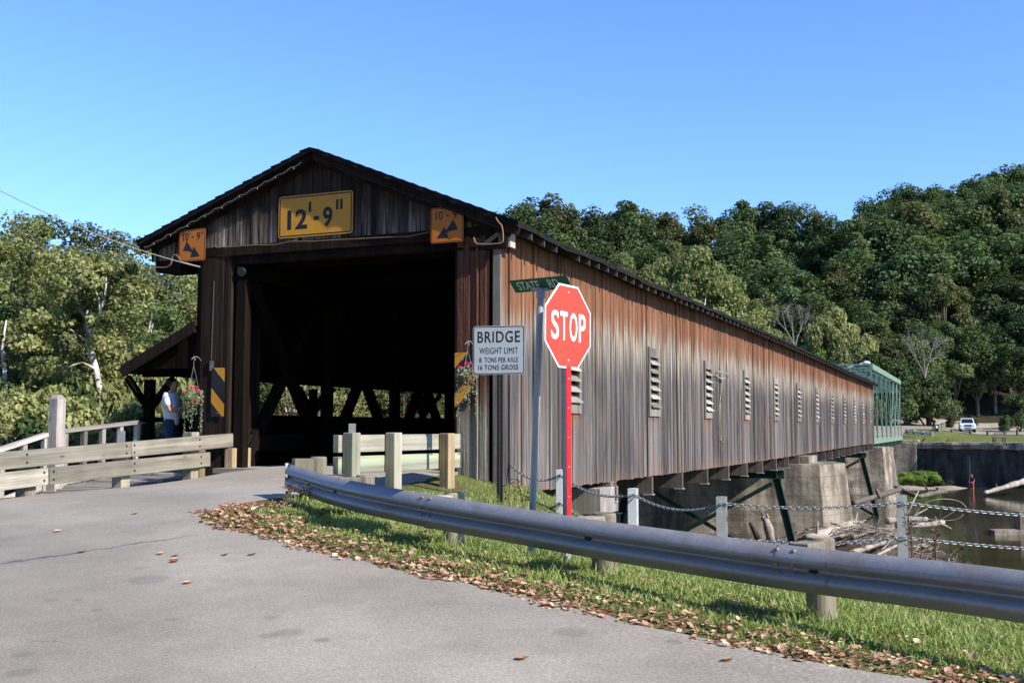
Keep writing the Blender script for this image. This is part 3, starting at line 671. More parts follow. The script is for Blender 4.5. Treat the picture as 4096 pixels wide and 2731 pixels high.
def bent(L, label, low=-6.6, s0=4.75, wood_block=False):
    r = empty('steel_bent', B(1.8, L, 0), -BA, label, 'bridge support', 'green steel bents under the covered bridge')
    zt = -1.62
    if wood_block:
        m = MB(); m.b2(-3.2, 3.13, -.95, .25, -1.76, -1.22); m.b2(2.8,3.11,-.18,.12,-1.22,-1.12); m.build('cap_timber', M['frame'], r, bevel=.015); zt = -1.78
    m = MB()
    m.b2(-3.4, 3.25, -.16, .16, zt-.02, zt); m.b2(-3.4, 3.25, -.16, .16, zt-.32, zt-.30); m.b2(-3.4, 3.24, -.012, .012, zt-.30, zt-.02); m.b2(2.95,3.0,-.15,.15,zt-.30,zt-.02)
    m.build('cap_beam', M['grsteel'], r)
    for sg in (-1, 1):
        a = Vector((sg*2.95, 0, zt-.32)); b = Vector((sg*(2.95+(-(low)+zt)*.21), 0, low)); m = MB()
        d = (b-a)
        for o_ in (-.13, .13): m.beam(a+Vector((o_,0,0)), b+Vector((o_,0,0)), .22, .02, (1,0,0))
        m.beam(a, b, .016, .26, (1,0,0)); m.build('leg', M['grsteel'], r)
    m = MB(); m.beam((-2.8,.13,zt-.5),(3.6,.13,low+.9),.016,.16); m.beam((2.8,-.13,zt-.5),(-3.6,-.13,low+.9),.016,.16); m.build('brace', M['grsteel'], r)
bent(5.9, 'green steel bent with a timber block nearest the portal', wood_block=True)
bent(27.0, 'green steel bent with a splayed leg standing just before the middle concrete pier')
bent(60.2, 'green steel bent standing just before the crumbling far pier')
def rough_grid(pts, zs, nse, seed, sub=7):
    """prism with noisy faces; pts(z) gives the plan outline"""
    rr = random.Random(seed); P = []
    for z in zs:
        o = pts(z); row = []
        for i in range(len(o)):
            a, b = Vector(o[i]), Vector(o[(i+1) % len(o)])
            for k in range(sub):
                p = a.lerp(b, k/sub); n_ = nse*(.25 if k == 0 else 1)
                row.append((p.x+rr.uniform(-n_, n_), p.y+rr.uniform(-n_, n_), z+rr.uniform(-n_, n_)*.5*(z not in (zs[0], zs[-1]))))
        P.append(row)
    return P
def pier(L, half, sa, sb, tip, ztop, mat, label, nse, seed, batter=.12, cap=True):
    r = empty('bridge_pier', B(1.8, L, 0), -BA, label, 'bridge pier', 'concrete piers under the covered bridge')
    zs = list(np.linspace(-6.8, ztop, 12))
    def out(z):
        e = (ztop-z)*batter; h = half+e*.45
        return [(sa-1.8-e, -h-1.3), (sb-1.8+e*.35, -h), (tip-1.8+e, -h*.12), (tip-1.8+e, h*.12), (sb-1.8+e*.35, h), (sa-1.8-e, h)]
    m = MB(); P = rough_grid(out, zs, nse, seed); m.grid(P, .5, 0, True); m.poly(P[-1]); m.build('shaft', mat, r)
    if cap:
        m = MB(); m.b2(sa-1.3, sb-1.8-.6, -half*.45, half*.45, ztop-.02, ztop+.32); m.build('cap_block', M['concrete'], r, bevel=.03)
    return r
pier(33.6, 2.6, -1.6, 5.85, 6.55, -1.52, M['concrete'], 'stained grey concrete pier with a pointed nose under the middle of the bridge', .055, 3)
pier(72.3, 2.6, -2.0, 5.35, 5.9, -1.42, M['roughcon'], 'crumbling concrete pier where the wooden span meets the green steel span', .10, 5, .10, False)

# ------------------------------------------------------------------ steel truss bridge beyond
SB0, SB1, NP = 69.9, 102.5, 7
stb = empty('steel_truss_bridge', B(1.8, SB0, 0), -BA, 'pale green riveted steel truss bridge continuing from the covered bridge', 'steel bridge')
def SBp(s, l, z): return Vector((s-1.8, l-SB0, z))
zb, zt_ = -1.0, 4.62
for s_, nm in ((4.62, 'near'), (-1.0, 'far')):
    m = MB(); m.beam(SBp(s_,SB0,zb), SBp(s_,SB1,zb), .22, .34); m.build('bottom_chord', M['mint'], stb)
    m = MB(); m.beam(SBp(s_,SB0,zt_), SBp(s_,SB1-.9,zt_), .30, .42); m.build('top_chord', M['mint'], stb)
    for k in range(NP+1):
        l = SB0 + (SB1-SB0)*k/NP; lt = l - (.9 if k == NP else 0); m = MB()
        for o_ in (-.13, .13): m.beam(SBp(s_,l+o_,zb), SBp(s_,lt+o_,zt_), .06, .035, (0,1,0))
        z = zb+.3; sgn = 1
        while z < zt_-.5: 
            t = (z-zb)/(zt_-zb); lc = l+(lt-l)*t; m.beam(SBp(s_,lc-.13*sgn,z), SBp(s_,lc+.13*sgn,z+.24), .03, .03); z += .24; sgn = -sgn
        m.build('web_post', M['mint'] if s_ > 0 else M['mintshade'], stb)
        if k < NP:
            l2 = l+(SB1-SB0)/NP; m = MB(); a, b = ((l, zt_), (l2, zb)) if k < NP/2 else ((l, zb), (l2, zt_))
            m.beam(SBp(s_,a[0],a[1]), SBp(s_,b[0],b[1]), .06, .09); m.build('diagonal', M['mint'], stb)
    m = MB(); m.beam(SBp(s_-.25,SB0,-.35), SBp(s_-.25,SB1,-.35), .04, .10); m.beam(SBp(s_-.25,SB0,.15), SBp(s_-.25,SB1,.15), .04, .10); m.build('railing', M['mint'], stb)
for k in range(NP+1):
    l = SB0 + (SB1-SB0)*k/NP - (.9 if k == NP else 0); m = MB()
    for z in (zt_+.15, zt_-.95): m.beam(SBp(-1.0,l,z), SBp(4.62,l,z), .16, .14)
    n_ = 5
    for i in range(n_):
        a, b = -1.0+5.62*i/n_, -1.0+5.62*(i+1)/n_; m.beam(SBp(a,l,zt_-.9), SBp(b,l,zt_+.1), .06, .10); m.beam(SBp(a,l,zt_+.1), SBp(b,l,zt_-.9), .06, .10)
    m.build('portal_bracing', M['mint'], stb)
    m = MB(); m.beam(SBp(-1.3,l,zb-.38), SBp(4.7,l,zb-.38), .18, .42); m.build('floor_beam', M['mintshade'], stb)
m = MB(); m.beam(SBp(1.8,SB0,-.86), SBp(1.8,SB1+1.5,-.86), 4.9, .2); m.build('deck', M['asphalt_far'], stb)
lp = at(3465, 1452, 88.5)
lamp = empty('street_lamp', at(3372, 1478, 88), 0, 'street lamp on a thin arm above the green steel bridge portal', 'street lamp')
b0 = Vector(lamp.location); m = MB(); m.tube([Vector((-.5,0,-.4)), Vector((0,0,0)), Vector((.75,0,.28)), lp-b0-Vector((.3,0,0))], .035, 6); m.build('arm', M['lampgrey'], lamp)
m = MB(); m.tube([lp-b0+Vector((-.32,0,0)), lp-b0+Vector((-.1,0,.05)), lp-b0+Vector((.2,0,.03)), lp-b0+Vector((.33,0,-.02))], [.05,.12,.13,.05], 8); m.build('lamp_head', M['lampgrey'], lamp, smooth=True)

# ------------------------------------------------------------------ lettering and signs
def text_faces(body, cx, cz, w_, h_, bold=.012, gap=1.0):
    cu = bpy.data.curves.new('t', 'FONT'); cu.body = body; cu.size = 1; cu.offset = bold; cu.resolution_u = 6; cu.space_character = gap
    o = bpy.data.objects.new('t', cu); COL.objects.link(o)
    dg = bpy.context.evaluated_depsgraph_get(); me = bpy.data.meshes.new_from_object(o.evaluated_get(dg))
    V = np.array([v.co[:2] for v in me.vertices]); F = [tuple(p.vertices) for p in me.polygons]
    bpy.data.objects.remove(o); bpy.data.curves.remove(cu); bpy.data.meshes.remove(me)
    lo, hi = V.min(0), V.max(0); V = (V-lo)/(hi-lo)-.5
    return [(cx+a*w_, cz+b*h_) for a, b in V], F
def letter(mb, body, cx, cz, w_, h_, y, bold=.012, mat=0, gap=1.0):
    V, F = text_faces(body, cx, cz, w_, h_, bold, gap); mb.add([(x, y, z) for x, z in V], F, .5, mat)
def rrect(w_, h_, r, n=5):
    P = []
    for cx, cz, a0 in ((w_/2-r, h_/2-r, 0), (-w_/2+r, h_/2-r, 90), (-w_/2+r, -h_/2+r, 180), (w_/2-r, -h_/2+r, 270)):
        for i in range(n+1): a = R(a0+90*i/n); P.append((cx+r*math.cos(a), cz+r*math.sin(a)))
    return P
def clip(poly, ins):
    out = []
    for i in range(len(poly)):
        a, b = poly[i], poly[(i+1) % len(poly)]; da, db = ins(a), ins(b)
        if da >= 0: out.append(a)
        if (da >= 0) != (db >= 0): t = da/(da-db); out.append((a[0]+(b[0]-a[0])*t, a[1]+(b[1]-a[1])*t))
    return out
def disc(mb, x, z, y, r, rnd=.5, mat=0, dome=.006):
    n = 10; vs = [(x+r*math.cos(2*math.pi*i/n), y, z+r*math.sin(2*math.pi*i/n)) for i in range(n)] + [(x, y-dome, z)]
    mb.add(vs, [(i, (i+1) % n, n) for i in range(n)], rnd, mat)
def portal_pt(px, py, o=0.):
    r = at(px, py, 1.); k = (BO.dot(BD)-o)/r.dot(BD); return r*k
def sign_panel(root, w_, h_, r, base, border=None, inset=.012, bw=.012):
    m = MB(); m.plate(rrect(w_, h_, r), -.002, .002, .5, 0); p = m.build('panel', [base], root)
    if border is not None:
        m = MB(); a = rrect(w_-2*inset, h_-2*inset, max(r-inset, .005)); b = rrect(w_-2*inset-2*bw, h_-2*inset-2*bw, max(r-inset-bw, .004)); n = len(a)
        m.add([(x, -.0035, z) for x, z in a+b], [(i, (i+1) % n, n+(i+1) % n, n+i) for i in range(n)], .5); m.build('border', [border], p)
    return p
# stop sign
c = at(2273, 1306, 10.0); gz_ = Hs(c.x, c.y)
stop = empty('stop_sign', (c.x, c.y, gz_), R(54), 'red octagonal STOP sign on a red-faced steel post behind the guardrail', 'stop sign')
zc = c.z-gz_; S = .762/2; o8 = lambda q: [(q*math.cos(R(22.5+45*i))/math.cos(R(22.5)), q*math.sin(R(22.5+45*i))/math.cos(R(22.5))) for i in range(8)]
lean = Matrix.Translation((0,0,zc)) @ Matrix.Rotation(R(.8), 4, 'Y')
m = MB(); m.plate(o8(S), -.002, .002, .5); pn = m.build('panel', M['s_white'], stop, M=lean)
m = MB(); m.poly([(x, -.0045, z) for x, z in o8(S-.017)]); m.build('red_face', M['s_red'], pn, fix=False)
m = MB(); 
for ch, cx_, w_ in (('S', -.225, .125), ('T', -.078, .12), ('O', .078, .128), ('P', .228, .115)): letter(m, ch, cx_, .0, w_, .262, -.0065, .014)
m.build('lettering', M['s_white'], pn)
m = MB(); disc(m, 0, .31, -.0065, .014); disc(m, 0, -.31, -.0065, .014); m.build('bolt', M['s_back'], pn)
pm = Matrix.Rotation(R(.8), 4, 'Y')
m = MB(); m.b2(-.028, .028, .006, .012, -.3, zc+.35); m.b2(-.04, -.028, .006, .042, -.3, zc+.35); m.b2(.028, .04, .006, .042, -.3, zc+.35); m.build('post', M['galvpost'], stop)
m = MB(); m.b2(-.038, .038, -.004, .004, .20, zc-S+.02, .5); m.b2(-.0385, .0385, -.0055, -.0035, .605, .61, .1); st = m.build('red_strip', M['s_postred'], stop)
m = MB()
for z in np.arange(.35, zc-S, .265): disc(m, 0, z, -.0048, .008)
m.build('bolt', M['s_back'], st)
# street name blade on its round pole
c = at(2119, 2243, 10.25); t_ = at(2162, 1180, 10.25); gz_ = Hs(c.x, c.y)
ss = empty('street_sign', (c.x, c.y, gz_), 0, 'green STATE RD street name blade tilted on a leaning round grey pole', 'street sign')
tp = Vector((t_.x-c.x, 0, t_.z-gz_)); m = MB(); m.tube([(0,0,-.3), tp], .0315, 14); m.build('pole', M['galvpost'], ss, smooth=False)
m = MB(); m.tube([tp-Vector((0,0,.03)), tp+Vector((.002,0,.03)), tp+Vector((.004,0,.055))], [.042,.042,.03], 12); m.b2(tp.x-.09,tp.x+.09,-.012,.012,tp.z+.04,tp.z+.065); cap = m.build('bracket', M['galvpost'], ss)
Mb = Matrix.Translation(tp+Vector((.0,-.01,.10))) @ Matrix.Rotation(R(-34.8), 4, 'Z') @ Matrix.Rotation(R(46), 4, 'X')
m = MB(); m.plate(rrect(.64, .152, .004), -.0015, .0015); bl = m.build('blade', M['s_green'], ss, M=Mb)
m = MB(); letter(m, 'STATE', -.135, -.0, .245, .098, -.003, .004); m.build('lettering', M['s_letter'], bl); m = MB(); letter(m, 'RD', .145, 0, .115, .098, -.003, .004); m.build('lettering', M['s_letter'], bl)
# bridge weight limit sign
c = at(1995, 1400, 16.1); gz_ = Hs(c.x, c.y)
limit_sign = empty('weight_limit_sign', (c.x, c.y, gz_), R(-15), 'grey BRIDGE WEIGHT LIMIT sign on a dark drilled steel post beside the portal', 'road sign')
zc = c.z-gz_; m = MB(); m.plate(rrect(.79, .715, .045), -.002, .002); pn = m.build('panel', M['s_grey'], limit_sign, M=Matrix.Translation((0,0,zc)))
m = MB(); a = rrect(.772, .697, .04); b = rrect(.750, .675, .032); n = len(a); m.add([(x,-.004,z) for x, z in a+b], [(i,(i+1)%n,n+(i+1)%n,n+i) for i in range(n)]); m.build('border', M['s_black'], pn)
m = MB(); letter(m, 'BRIDGE', .0, .195, .645, .168, -.004, .010, gap=1.12); letter(m, 'WEIGHT LIMIT', .0, -.008, .585, .092, -.004, .0, gap=1.1)
letter(m, '8', -.278, -.143, .036, .074, -.004, .008); letter(m, 'TONS PER AXLE', .040, -.143, .51, .074, -.004, .003, gap=1.1); letter(m, '16', -.278, -.252, .062, .074, -.004, .008); letter(m, 'TONS GROSS', .040, -.252, .51, .074, -.004, .008, gap=1.12)
m.build('lettering', M['s_black'], pn); m = MB(); disc(m, 0, .28, -.004, .013); disc(m, 0, -.28, -.004, .013); m.build('bolt', M['s_back'], pn)
m = MB(); m.b2(-.014,.040,.004,.010,-.3,zc+.33); m.b2(-.030,-.024,.010,.045,-.3,zc+.33); m.b2(.05,.056,.010,.045,-.3,zc+.33); m.b2(-.030,-.012,.006,.010,-.3,zc+.33); m.b2(.038,.056,.006,.010,-.3,zc+.33); po = m.build('post', M['blackpost'], limit_sign)
m = MB()
for z in np.arange(-.1, zc-.37, .0254): disc(m, .013, z, .0035, .005, .5, 0, .001)
m.build('punched_holes', M['s_back'], po)
# clearance signs on the gable
def bsign(name, c2, z, o, label, cat, group=None):
    return empty(name, B(c2, -o, z), -BA, label, cat, group)
cl = bsign('clearance_sign', 1.273, 3.80, .05, 'large yellow 12 foot 9 clearance sign on the gable above the portal', 'clearance sign')
pn = sign_panel(cl, 1.56, .765, .06, M['s_yellow'], M['s_black'], .022, .022)
m = MB(); letter(m, '12', -.375, -.055, .42, .36, -.004, .03); letter(m, "-", .03, -.06, .11, .07, -.004, .0); letter(m, '9', .265, -.055, .20, .36, -.004, .03)
m.b2(-.135, -.085, -.0045, -.004, .06, .245); m.b2(.435, .485, -.0045, -.004, .06, .245); m.b2(.52, .57, -.0045, -.004, .06, .245); m.build('lettering', M['s_black'], pn)
def side_clear(c2, z, flip, label):
    r = bsign('clearance_arrow_sign', c2, z, .16, label, 'clearance sign', 'amber side clearance signs under the gable'); pn = sign_panel(r, .61, .60, .035, M['s_amber'], M['s_black'], .012, .010)
    m = MB(); f = flip
    letter(m, '10', -.145, .165, .13, .15, -.004, .012); letter(m, '-', .01, .155, .05, .022, -.004, 0); letter(m, '9', .145, .165, .08, .15, -.004, .012)
    for x in (-.05, .215, .245): m.b2(x-.006, x+.006, -.0045, -.004, .195, .245)
    m.poly([(-.02*f, -.0045, .10), (-.215*f, -.0045, -.085), (.03*f, -.0045, -.125)][::1]) if False else None
    m.poly([(x*f, -.0045, z_) for x, z_ in ((-.12,.085), (-.205,-.09), (.035,-.125))]); m.poly([(x*f, -.0052, z_) for x, z_ in ((.045,-.03), (.185,-.215), (-.03,-.225))]); m.poly([(x*f, -.006, z_) for x, z_ in ((-.02,-.06), (.07,-.14), (.03,-.165), (-.05,-.09))])
    m.build('lettering', M['s_black'], pn); m = MB(); m.b2(-.02,.02,.004,.16,-.2,.2); m.build('bracket', M['jamb'], r)
side_clear(3.955, 3.405, -1, 'amber 10 foot 9 sign with arrow pointing down left at the right of the gable')
side_clear(-1.35, 3.405, 1, 'amber 10 foot 9 sign with arrow pointing down right at the left of the gable')
def marker(c2, z, f, label):
    r = bsign('object_marker', c2, z, .07, label, 'object marker', 'striped object markers beside the portal'); w_, h_ = .30, .90
    m = MB(); m.plate(rrect(w_, h_, .03), -.002, .002); pn = m.build('panel', M['s_black'], r)
    m = MB(); base = rrect(w_-.004, h_-.004, .028)
    for k in (-1.02, -.34, .34):       # stripes run down towards the road
        lo, hi = k, k+.27
        P = clip(base, lambda p: (p[1]+f*p[0]*1.05)-lo); P = clip(P, lambda p: hi-(p[1]+f*p[0]*1.05)) if P else P
        if len(P) > 2: m.poly([(x, -.0035, zz) for x, zz in P])
    P = clip(base, lambda p: (p[1]+f*p[0]*1.05)-.44)
    m.build('stripes', M['s_yellow'], pn); m = MB(); disc(m, 0, .33, -.004, .01); disc(m, 0, -.38, -.004, .01); m.build('bolt', M['s_back'], pn)
marker(-.76, .66, 1, 'black and yellow striped marker on the left jamb of the portal'); marker(4.215, .81, -1, 'black and yellow striped marker behind the flower basket on the right jamb')

# ------------------------------------------------------------------ steel guardrail
RP = [(1166,1857,13.7),(1200,1868,13.35),(1250,1883,12.9),(1300,1898,12.45),(1375,1915,11.9),(1450,1930,11.35),(1620,1960,10.8),(1800,1990,10.25),(2096,2034,9.65),(2400,2082,9.05),(2746,2126,8.45),(3193,2187,7.85),(3735,2239,7.15),(4096,2282,6.7)]
rp = [at(*p) for p in RP]; d = (rp[-1]-rp[-2]).normalized(); rp += [rp[-1]+d*1.6, rp[-1]+d*3.4]
def catmull(P, step):
    out = []
    for i in range(len(P)-1):
        p0, p1, p2, p3 = P[max(i-1,0)], P[i], P[i+1], P[min(i+2,len(P)-1)]
        n_ = max(2, int((p2-p1).length/step))
        for k in range(n_):
            t = k/n_; out.append(.5*((2*p1)+(p2-p0)*t+(2*p0-5*p1+4*p2-p3)*t*t+(3*p1-p0-3*p2+p3)*t**3))
    out.append(P[-1]); return out
path = catmull(rp, .12)
for _ in range(12): path = [path[0]] + [(a+b*2+c_)/4 for a, b, c_ in zip(path, path[1:], path[2:])] + [path[-1]]
PROF = [(.004,.0),(.012,.004),(.062,-.050),(.078,-.072),(.084,-.088),(.084,-.100),(.078,-.112),(.014,-.142),(.004,-.152),(.004,-.163),(.014,-.173),(.078,-.203),(.084,-.215),(.084,-.232),(.076,-.248),(.020,-.302),(.008,-.311)]
guard = empty('guardrail', (path[0].x, path[0].y, Hs(path[0].x, path[0].y)), 0, 'curved galvanised W-beam guardrail on short round timber posts', 'guardrail')
GO = Vector(guard.location)
def sidev(i, P=path):
    d = (P[min(i+1,len(P)-1)]-P[max(i-1,0)]); d.z = 0; d.normalize(); return Vector((d.y, -d.x, 0)), d
m = MB(); G = []
for i, p in enumerate(path):
    s_, d = sidev(i); G.append([p + s_*a + Vector((0,0,b)) - GO for a, b in PROF])
m.grid(G, .5); rail = m.build('beam', M['galv'], guard, smooth=True); sm = rail.modifiers.new('thick', 'SOLIDIFY'); sm.thickness = .004
# crushed rusty wing at the left end
s_, d = sidev(0); p0 = path[0]; m = MB(); G = []
for k in range(9):
    a = R(-15+k*22); q_ = p0 + s_*(.06*math.cos(a)-.02) - d*(.06+.11*math.sin(min(a, R(95)))) ; q_ = p0 - d*(.02+.13*math.sin(k/8*2.2)) + s_*(.075-.27*k/8)
    G.append([q_ + Vector((.012*math.sin(k*2.1), .01*math.cos(k*1.7), z)) - GO for z in (.012+.006*math.sin(k*1.3), -.02, -.09, -.2, -.30+.012*k*(k<4))])
m.grid(G, .5); o = m.build('end_wing', M['galvpost'], guard, smooth=True); sm = o.modifiers.new('thick','SOLIDIFY'); sm.thickness = .006
m = MB(); m.grid([[q_ + s_*.006 + Vector((0,0,.004)) for q_ in r[:2]] for r in G], .5); o = m.build('rusty_lip', M['rust'], guard, smooth=True); sm = o.modifiers.new('thick','SOLIDIFY'); sm.thickness = .004
POSTS = [(1275,1826,13.05), (1460,1899,11.75), (1826,1968,10.62), (2425,2050,9.4), (3247,2147,8.28)]
pw = [at(*p) for p in POSTS] + [Vector((4.55, 5.75, -.86))]
for k, p in enumerate(pw):
    def back(i): return path[i] - sidev(i)[0]*.34
    j = min(range(len(path)), key=lambda i: abs(back(i).x/back(i).y - p.x/p.y)) if k < 5 else min(range(len(path)), key=lambda i: (path[i]-p).length)
    s_, d = sidev(j); c = back(j); c.z = at(POSTS[k][0], POSTS[k][1], c.y).z if k < 5 else p.z; pw[k] = c; gz_ = Hs(c.x, c.y)
    m = MB(); n_ = 24; rr = .105; top = []
    for i in range(n_): a = 2*math.pi*i/n_; top.append((c.x-GO.x+rr*math.cos(a), c.y-GO.y+rr*math.sin(a)))
    rings = [[(x, y, z-GO.z) for x, y in top] for z in (gz_-.3, gz_+.02, c.z-.02)] + [[(c.x-GO.x+(x-c.x+GO.x)*.9, c.y-GO.y+(y-c.y+GO.y)*.9, c.z-GO.z) for x, y in top]]
    m.grid(rings, random.random(), 0, True); m.poly(rings[-1]); m.build('post', M['round'], guard, bevel=.006)
    mid = path[j]*.5 + c*.5; dep = max((Vector((c.x,c.y,0))-Vector((path[j].x,path[j].y,0))).length-.08, .12)
    dirn = Vector((path[j].x-c.x, path[j].y-c.y, 0)).normalized(); cc = Vector((c.x,c.y,0)) + dirn*(.08+dep/2-.02)
    Mx = Matrix((dirn, Vector((0,0,1)).cross(dirn), Vector((0,0,1)))).transposed()
    m = MB(); m.box(Vector((cc.x,cc.y,c.z-.02-.155))-GO, (dep, .15, .31), Mx); m.build('offset_block', M['round'], guard, bevel=.01)
def rail_px(px):
    j = min(range(len(path)), key=lambda i: abs(2048+FPX*path[i].x/path[i].y*1.004-px)); return j
for px in (1700, 1752, 3105, 3210, 2300):
    j = rail_px(px); s_, d = sidev(j)
    spots = [(.045, -.030)] if px > 1 else []
    spots += [(.060, -.19), (.06, -.125)]
    for a, b in spots[: (3 if px != 2300 else 0)]:
        m = MB(); q_ = path[j] + s_*(a+.004) + Vector((0,0,b)) - GO; nn = (s_ + Vector((0,0,1))).normalized() if b > -.1 else s_
        m.tube([q_-nn*.005, q_+nn*.006, q_+nn*.012], [.018,.017,.006], 8); m.build('bolt', M['bolt'], guard, smooth=True)
for px in (1345, 2335, 3255):
    j = rail_px(px); s_, d = sidev(j); m = MB(); q_ = path[j]+s_*.008+Vector((0,0,-.157))-GO
    m.tube([q_-d*.04, q_-d*.02, q_+d*.02, q_+d*.04], [.004,.016,.016,.004], 8); m.build('bolt_slot', M['blackpost'], guard)
j = rail_px(3090); s_, d = sidev(j); m = MB(); m.grid([[path[jj] + s_*(a+.005) + Vector((0,0,b+.002)) - GO for a, b in PROF] for jj in range(j, j+4)], .4)
o = m.build('lap_joint', M['galv'], guard, smooth=True)

# ------------------------------------------------------------------ plank fences
FL0 = Vector((-5.15, 20.25, 0)); FD = Vector((.389, .921, 0)).normalized()
lf = empty('plank_fence', (FL0-FD*2.6).to_tuple(), 0, 'weathered two-plank road fence along the left of the bridge approach', 'fence'); LO = Vector(lf.location)
NF = Vector((FD.y, -FD.x, 0))          # road side of the fence
def plank(root, O, a, b, h_, th, mat, bolts=(), nrm=None):
    L = (b-a).length; Mx = frameM((a+b)/2-O, b-a); m = MB(); m.b2(-L/2, L/2, -th/2, th/2, -h_/2, h_/2); o = m.build('plank', mat, root, bevel=.008, M=Mx)
    if bolts:
        for t in bolts:
            for z in (-h_*.22, h_*.25):
                mm = MB(); sgn = -1; mm.tube([(-L/2+t*L, sgn*(th/2-.002), z), (-L/2+t*L, sgn*(th/2+.006), z)], .018, 8); mm.build('bolt', M['blackpost'], o)
    return o
def FLp(k, z): p = FL0 - FD*k; return Vector((p.x, p.y, z))
# plank heights follow the falling road
zt0, zt1 = -.215, -.46
plank(lf, LO, FLp(2.60, zt0-.122), FLp(-.02, zt0), .245, .09, M['plank'], (.02,.64))
plank(lf, LO, FLp(8.5, zt1-.15), FLp(2.61, zt0-.122), .245, .09, M['plank'], (.64,.98))
plank(lf, LO, FLp(4.30, -.70), FLp(.62, -.545), .245, .09, M['plank'], (.02,.48,.93))
plank(lf, LO, FLp(8.5, -.92), FLp(4.32, -.70), .245, .09, M['plank'], (.98,))
for k, zt2 in ((.92, -.065), (2.62, -.30), (4.55, -.42), (6.4, -.55)):
    p = FL0 - FD*k - NF*.15; g = Hs(p.x, p.y); m = MB(); m.box((p.x-LO.x, p.y-LO.y, (g-.4+zt2)/2-LO.z), (.20, .20, zt2-g+.4), Matrix.Rotation(-BA, 3, 'Z')); m.build('post', M['post'], lf, bevel=.012)
p = FL0 - FD*2.62 - NF*.10; m = MB(); m.box((p.x-LO.x-.05, p.y-LO.y, -.14-LO.z), (.115, .012, .20)); m.build('reflector_plate', M['s_back'], lf)
# short heavy fence to the right of the portal
rf0, rf1 = Vector((-2.42, 15.2, 0)), Vector((-.86, 17.62, 0)); RD = (rf1-rf0).normalized(); RN = Vector((RD.y, -RD.x, 0))
rf = empty('timber_barrier', (rf0+rf1)/2, 0, 'pale green-tinged timber barrier of two planks and three square posts right of the portal', 'fence'); RO = Vector(rf.location)
for zc_ in (-.214, -.510):
    plank(rf, RO, rf0+Vector((0,0,zc_)), rf1+Vector((0,0,zc_+.008)), .24, .10, M['ptgreen'])
for px, mt, zt2 in ((1410, 'ptgreenz', -.060), (1577, 'ptgreenz', -.062), (1790, 'postwarm', -.075)):
    r_ = (px-2048)/FPX; o_ = rf0 + RN*.15; k = (r_*o_.y-o_.x)/(RD.x-r_*RD.y); p = o_+RD*k; g = Hs(p.x, p.y)
    m = MB(); m.box((p.x-RO.x, p.y-RO.y, (g-.4+zt2)/2-RO.z), (.175, .175, zt2-g+.4), frameM((0,0,0), RD).to_3x3()); m.build('post', M[mt], rf, bevel=.012)
    if px == 1410: m = MB(); m.box((p.x-RO.x, p.y-RO.y+.02, zt2+.05-RO.z), (.098, .012, .15)); m.build('reflector_plate', M['s_back'], rf)
# ------------------------------------------------------------------ pedestrian ramp with balustrade
ramp = empty('ramp_railing', B(-2.95, -1., -1.), -BA, 'silver grey wooden balustrade of the pedestrian ramp behind the plank fence', 'railing')
def RL(s, l, z): return Vector((s+2.95, l+1., z+1.))
def hz(l): return float(np.interp(l, [-7, -2.98, -1.8, .62], [-1.35, -.365, -.07, .145]))
for a, b in ((-1.75, .62), (-2.98, -1.85), (-6.5, -2.98)):
    A_, B_ = RL(-2.95, a, hz(a)), RL(-2.95, b, hz(b)); L = (B_-A_).length; m = MB(); m.b2(-L/2, L/2, -.07, .07, -.035, .035); m.build('handrail', M['greywoodx'], ramp, bevel=.006, M=frameM((A_+B_)/2, B_-A_))
    A_.z -= .88; B_.z -= .88; m = MB(); m.b2(-L/2, L/2, -.02, .02, -.07, .07); m.build('lower_rail', M['greywoodx'], ramp, M=frameM((A_+B_)/2, B_-A_))
for i in range(14):
    l = .30 - i*.457; m = MB(); z = hz(l)
    m.b2(-.045, .045, l+1.-.045, l+1.+.045, z+1.-1.05, z+1.-.03); m.build('baluster', M['greywood'], ramp, bevel=.005)
m = MB(); m.b2(1.60, 1.70, -6., 1., -.1, .0) if False else None
G = [[RL(s, l, hz(l)-.98) for s in (-2.9, -1.45)] for l in np.arange(-6.5, .01, .14)]; m = MB()
for r in G: m.box((r[0]+r[1])/2, (1.45, .134, .04)); 
rk = m.build('ramp_deck', M['greywoodx'], ramp)
pp = B(-2.80, -1.87, 0); m = MB(); q8 = .10
m.b2(-q8, q8, -q8, q8, -.4, 1.80); m.add([(-q8,-q8,1.80),(q8,-q8,1.80),(q8,q8,1.80),(-q8,q8,1.80),(-.05,-.05,1.87),(.05,-.05,1.87),(.05,.05,1.87),(-.05,.05,1.87)], [(0,1,5,4),(1,2,6,5),(2,3,7,6),(3,0,4,7),(4,5,6,7)])
o = m.build('wooden_post', M['greywood'], None, bevel=.008); o.location = (pp.x, pp.y, .585-1.87); o.rotation_euler = (0,0,-BA); tag(o, 'tall square grey wooden post with chamfered top beside the ramp railing', 'post')

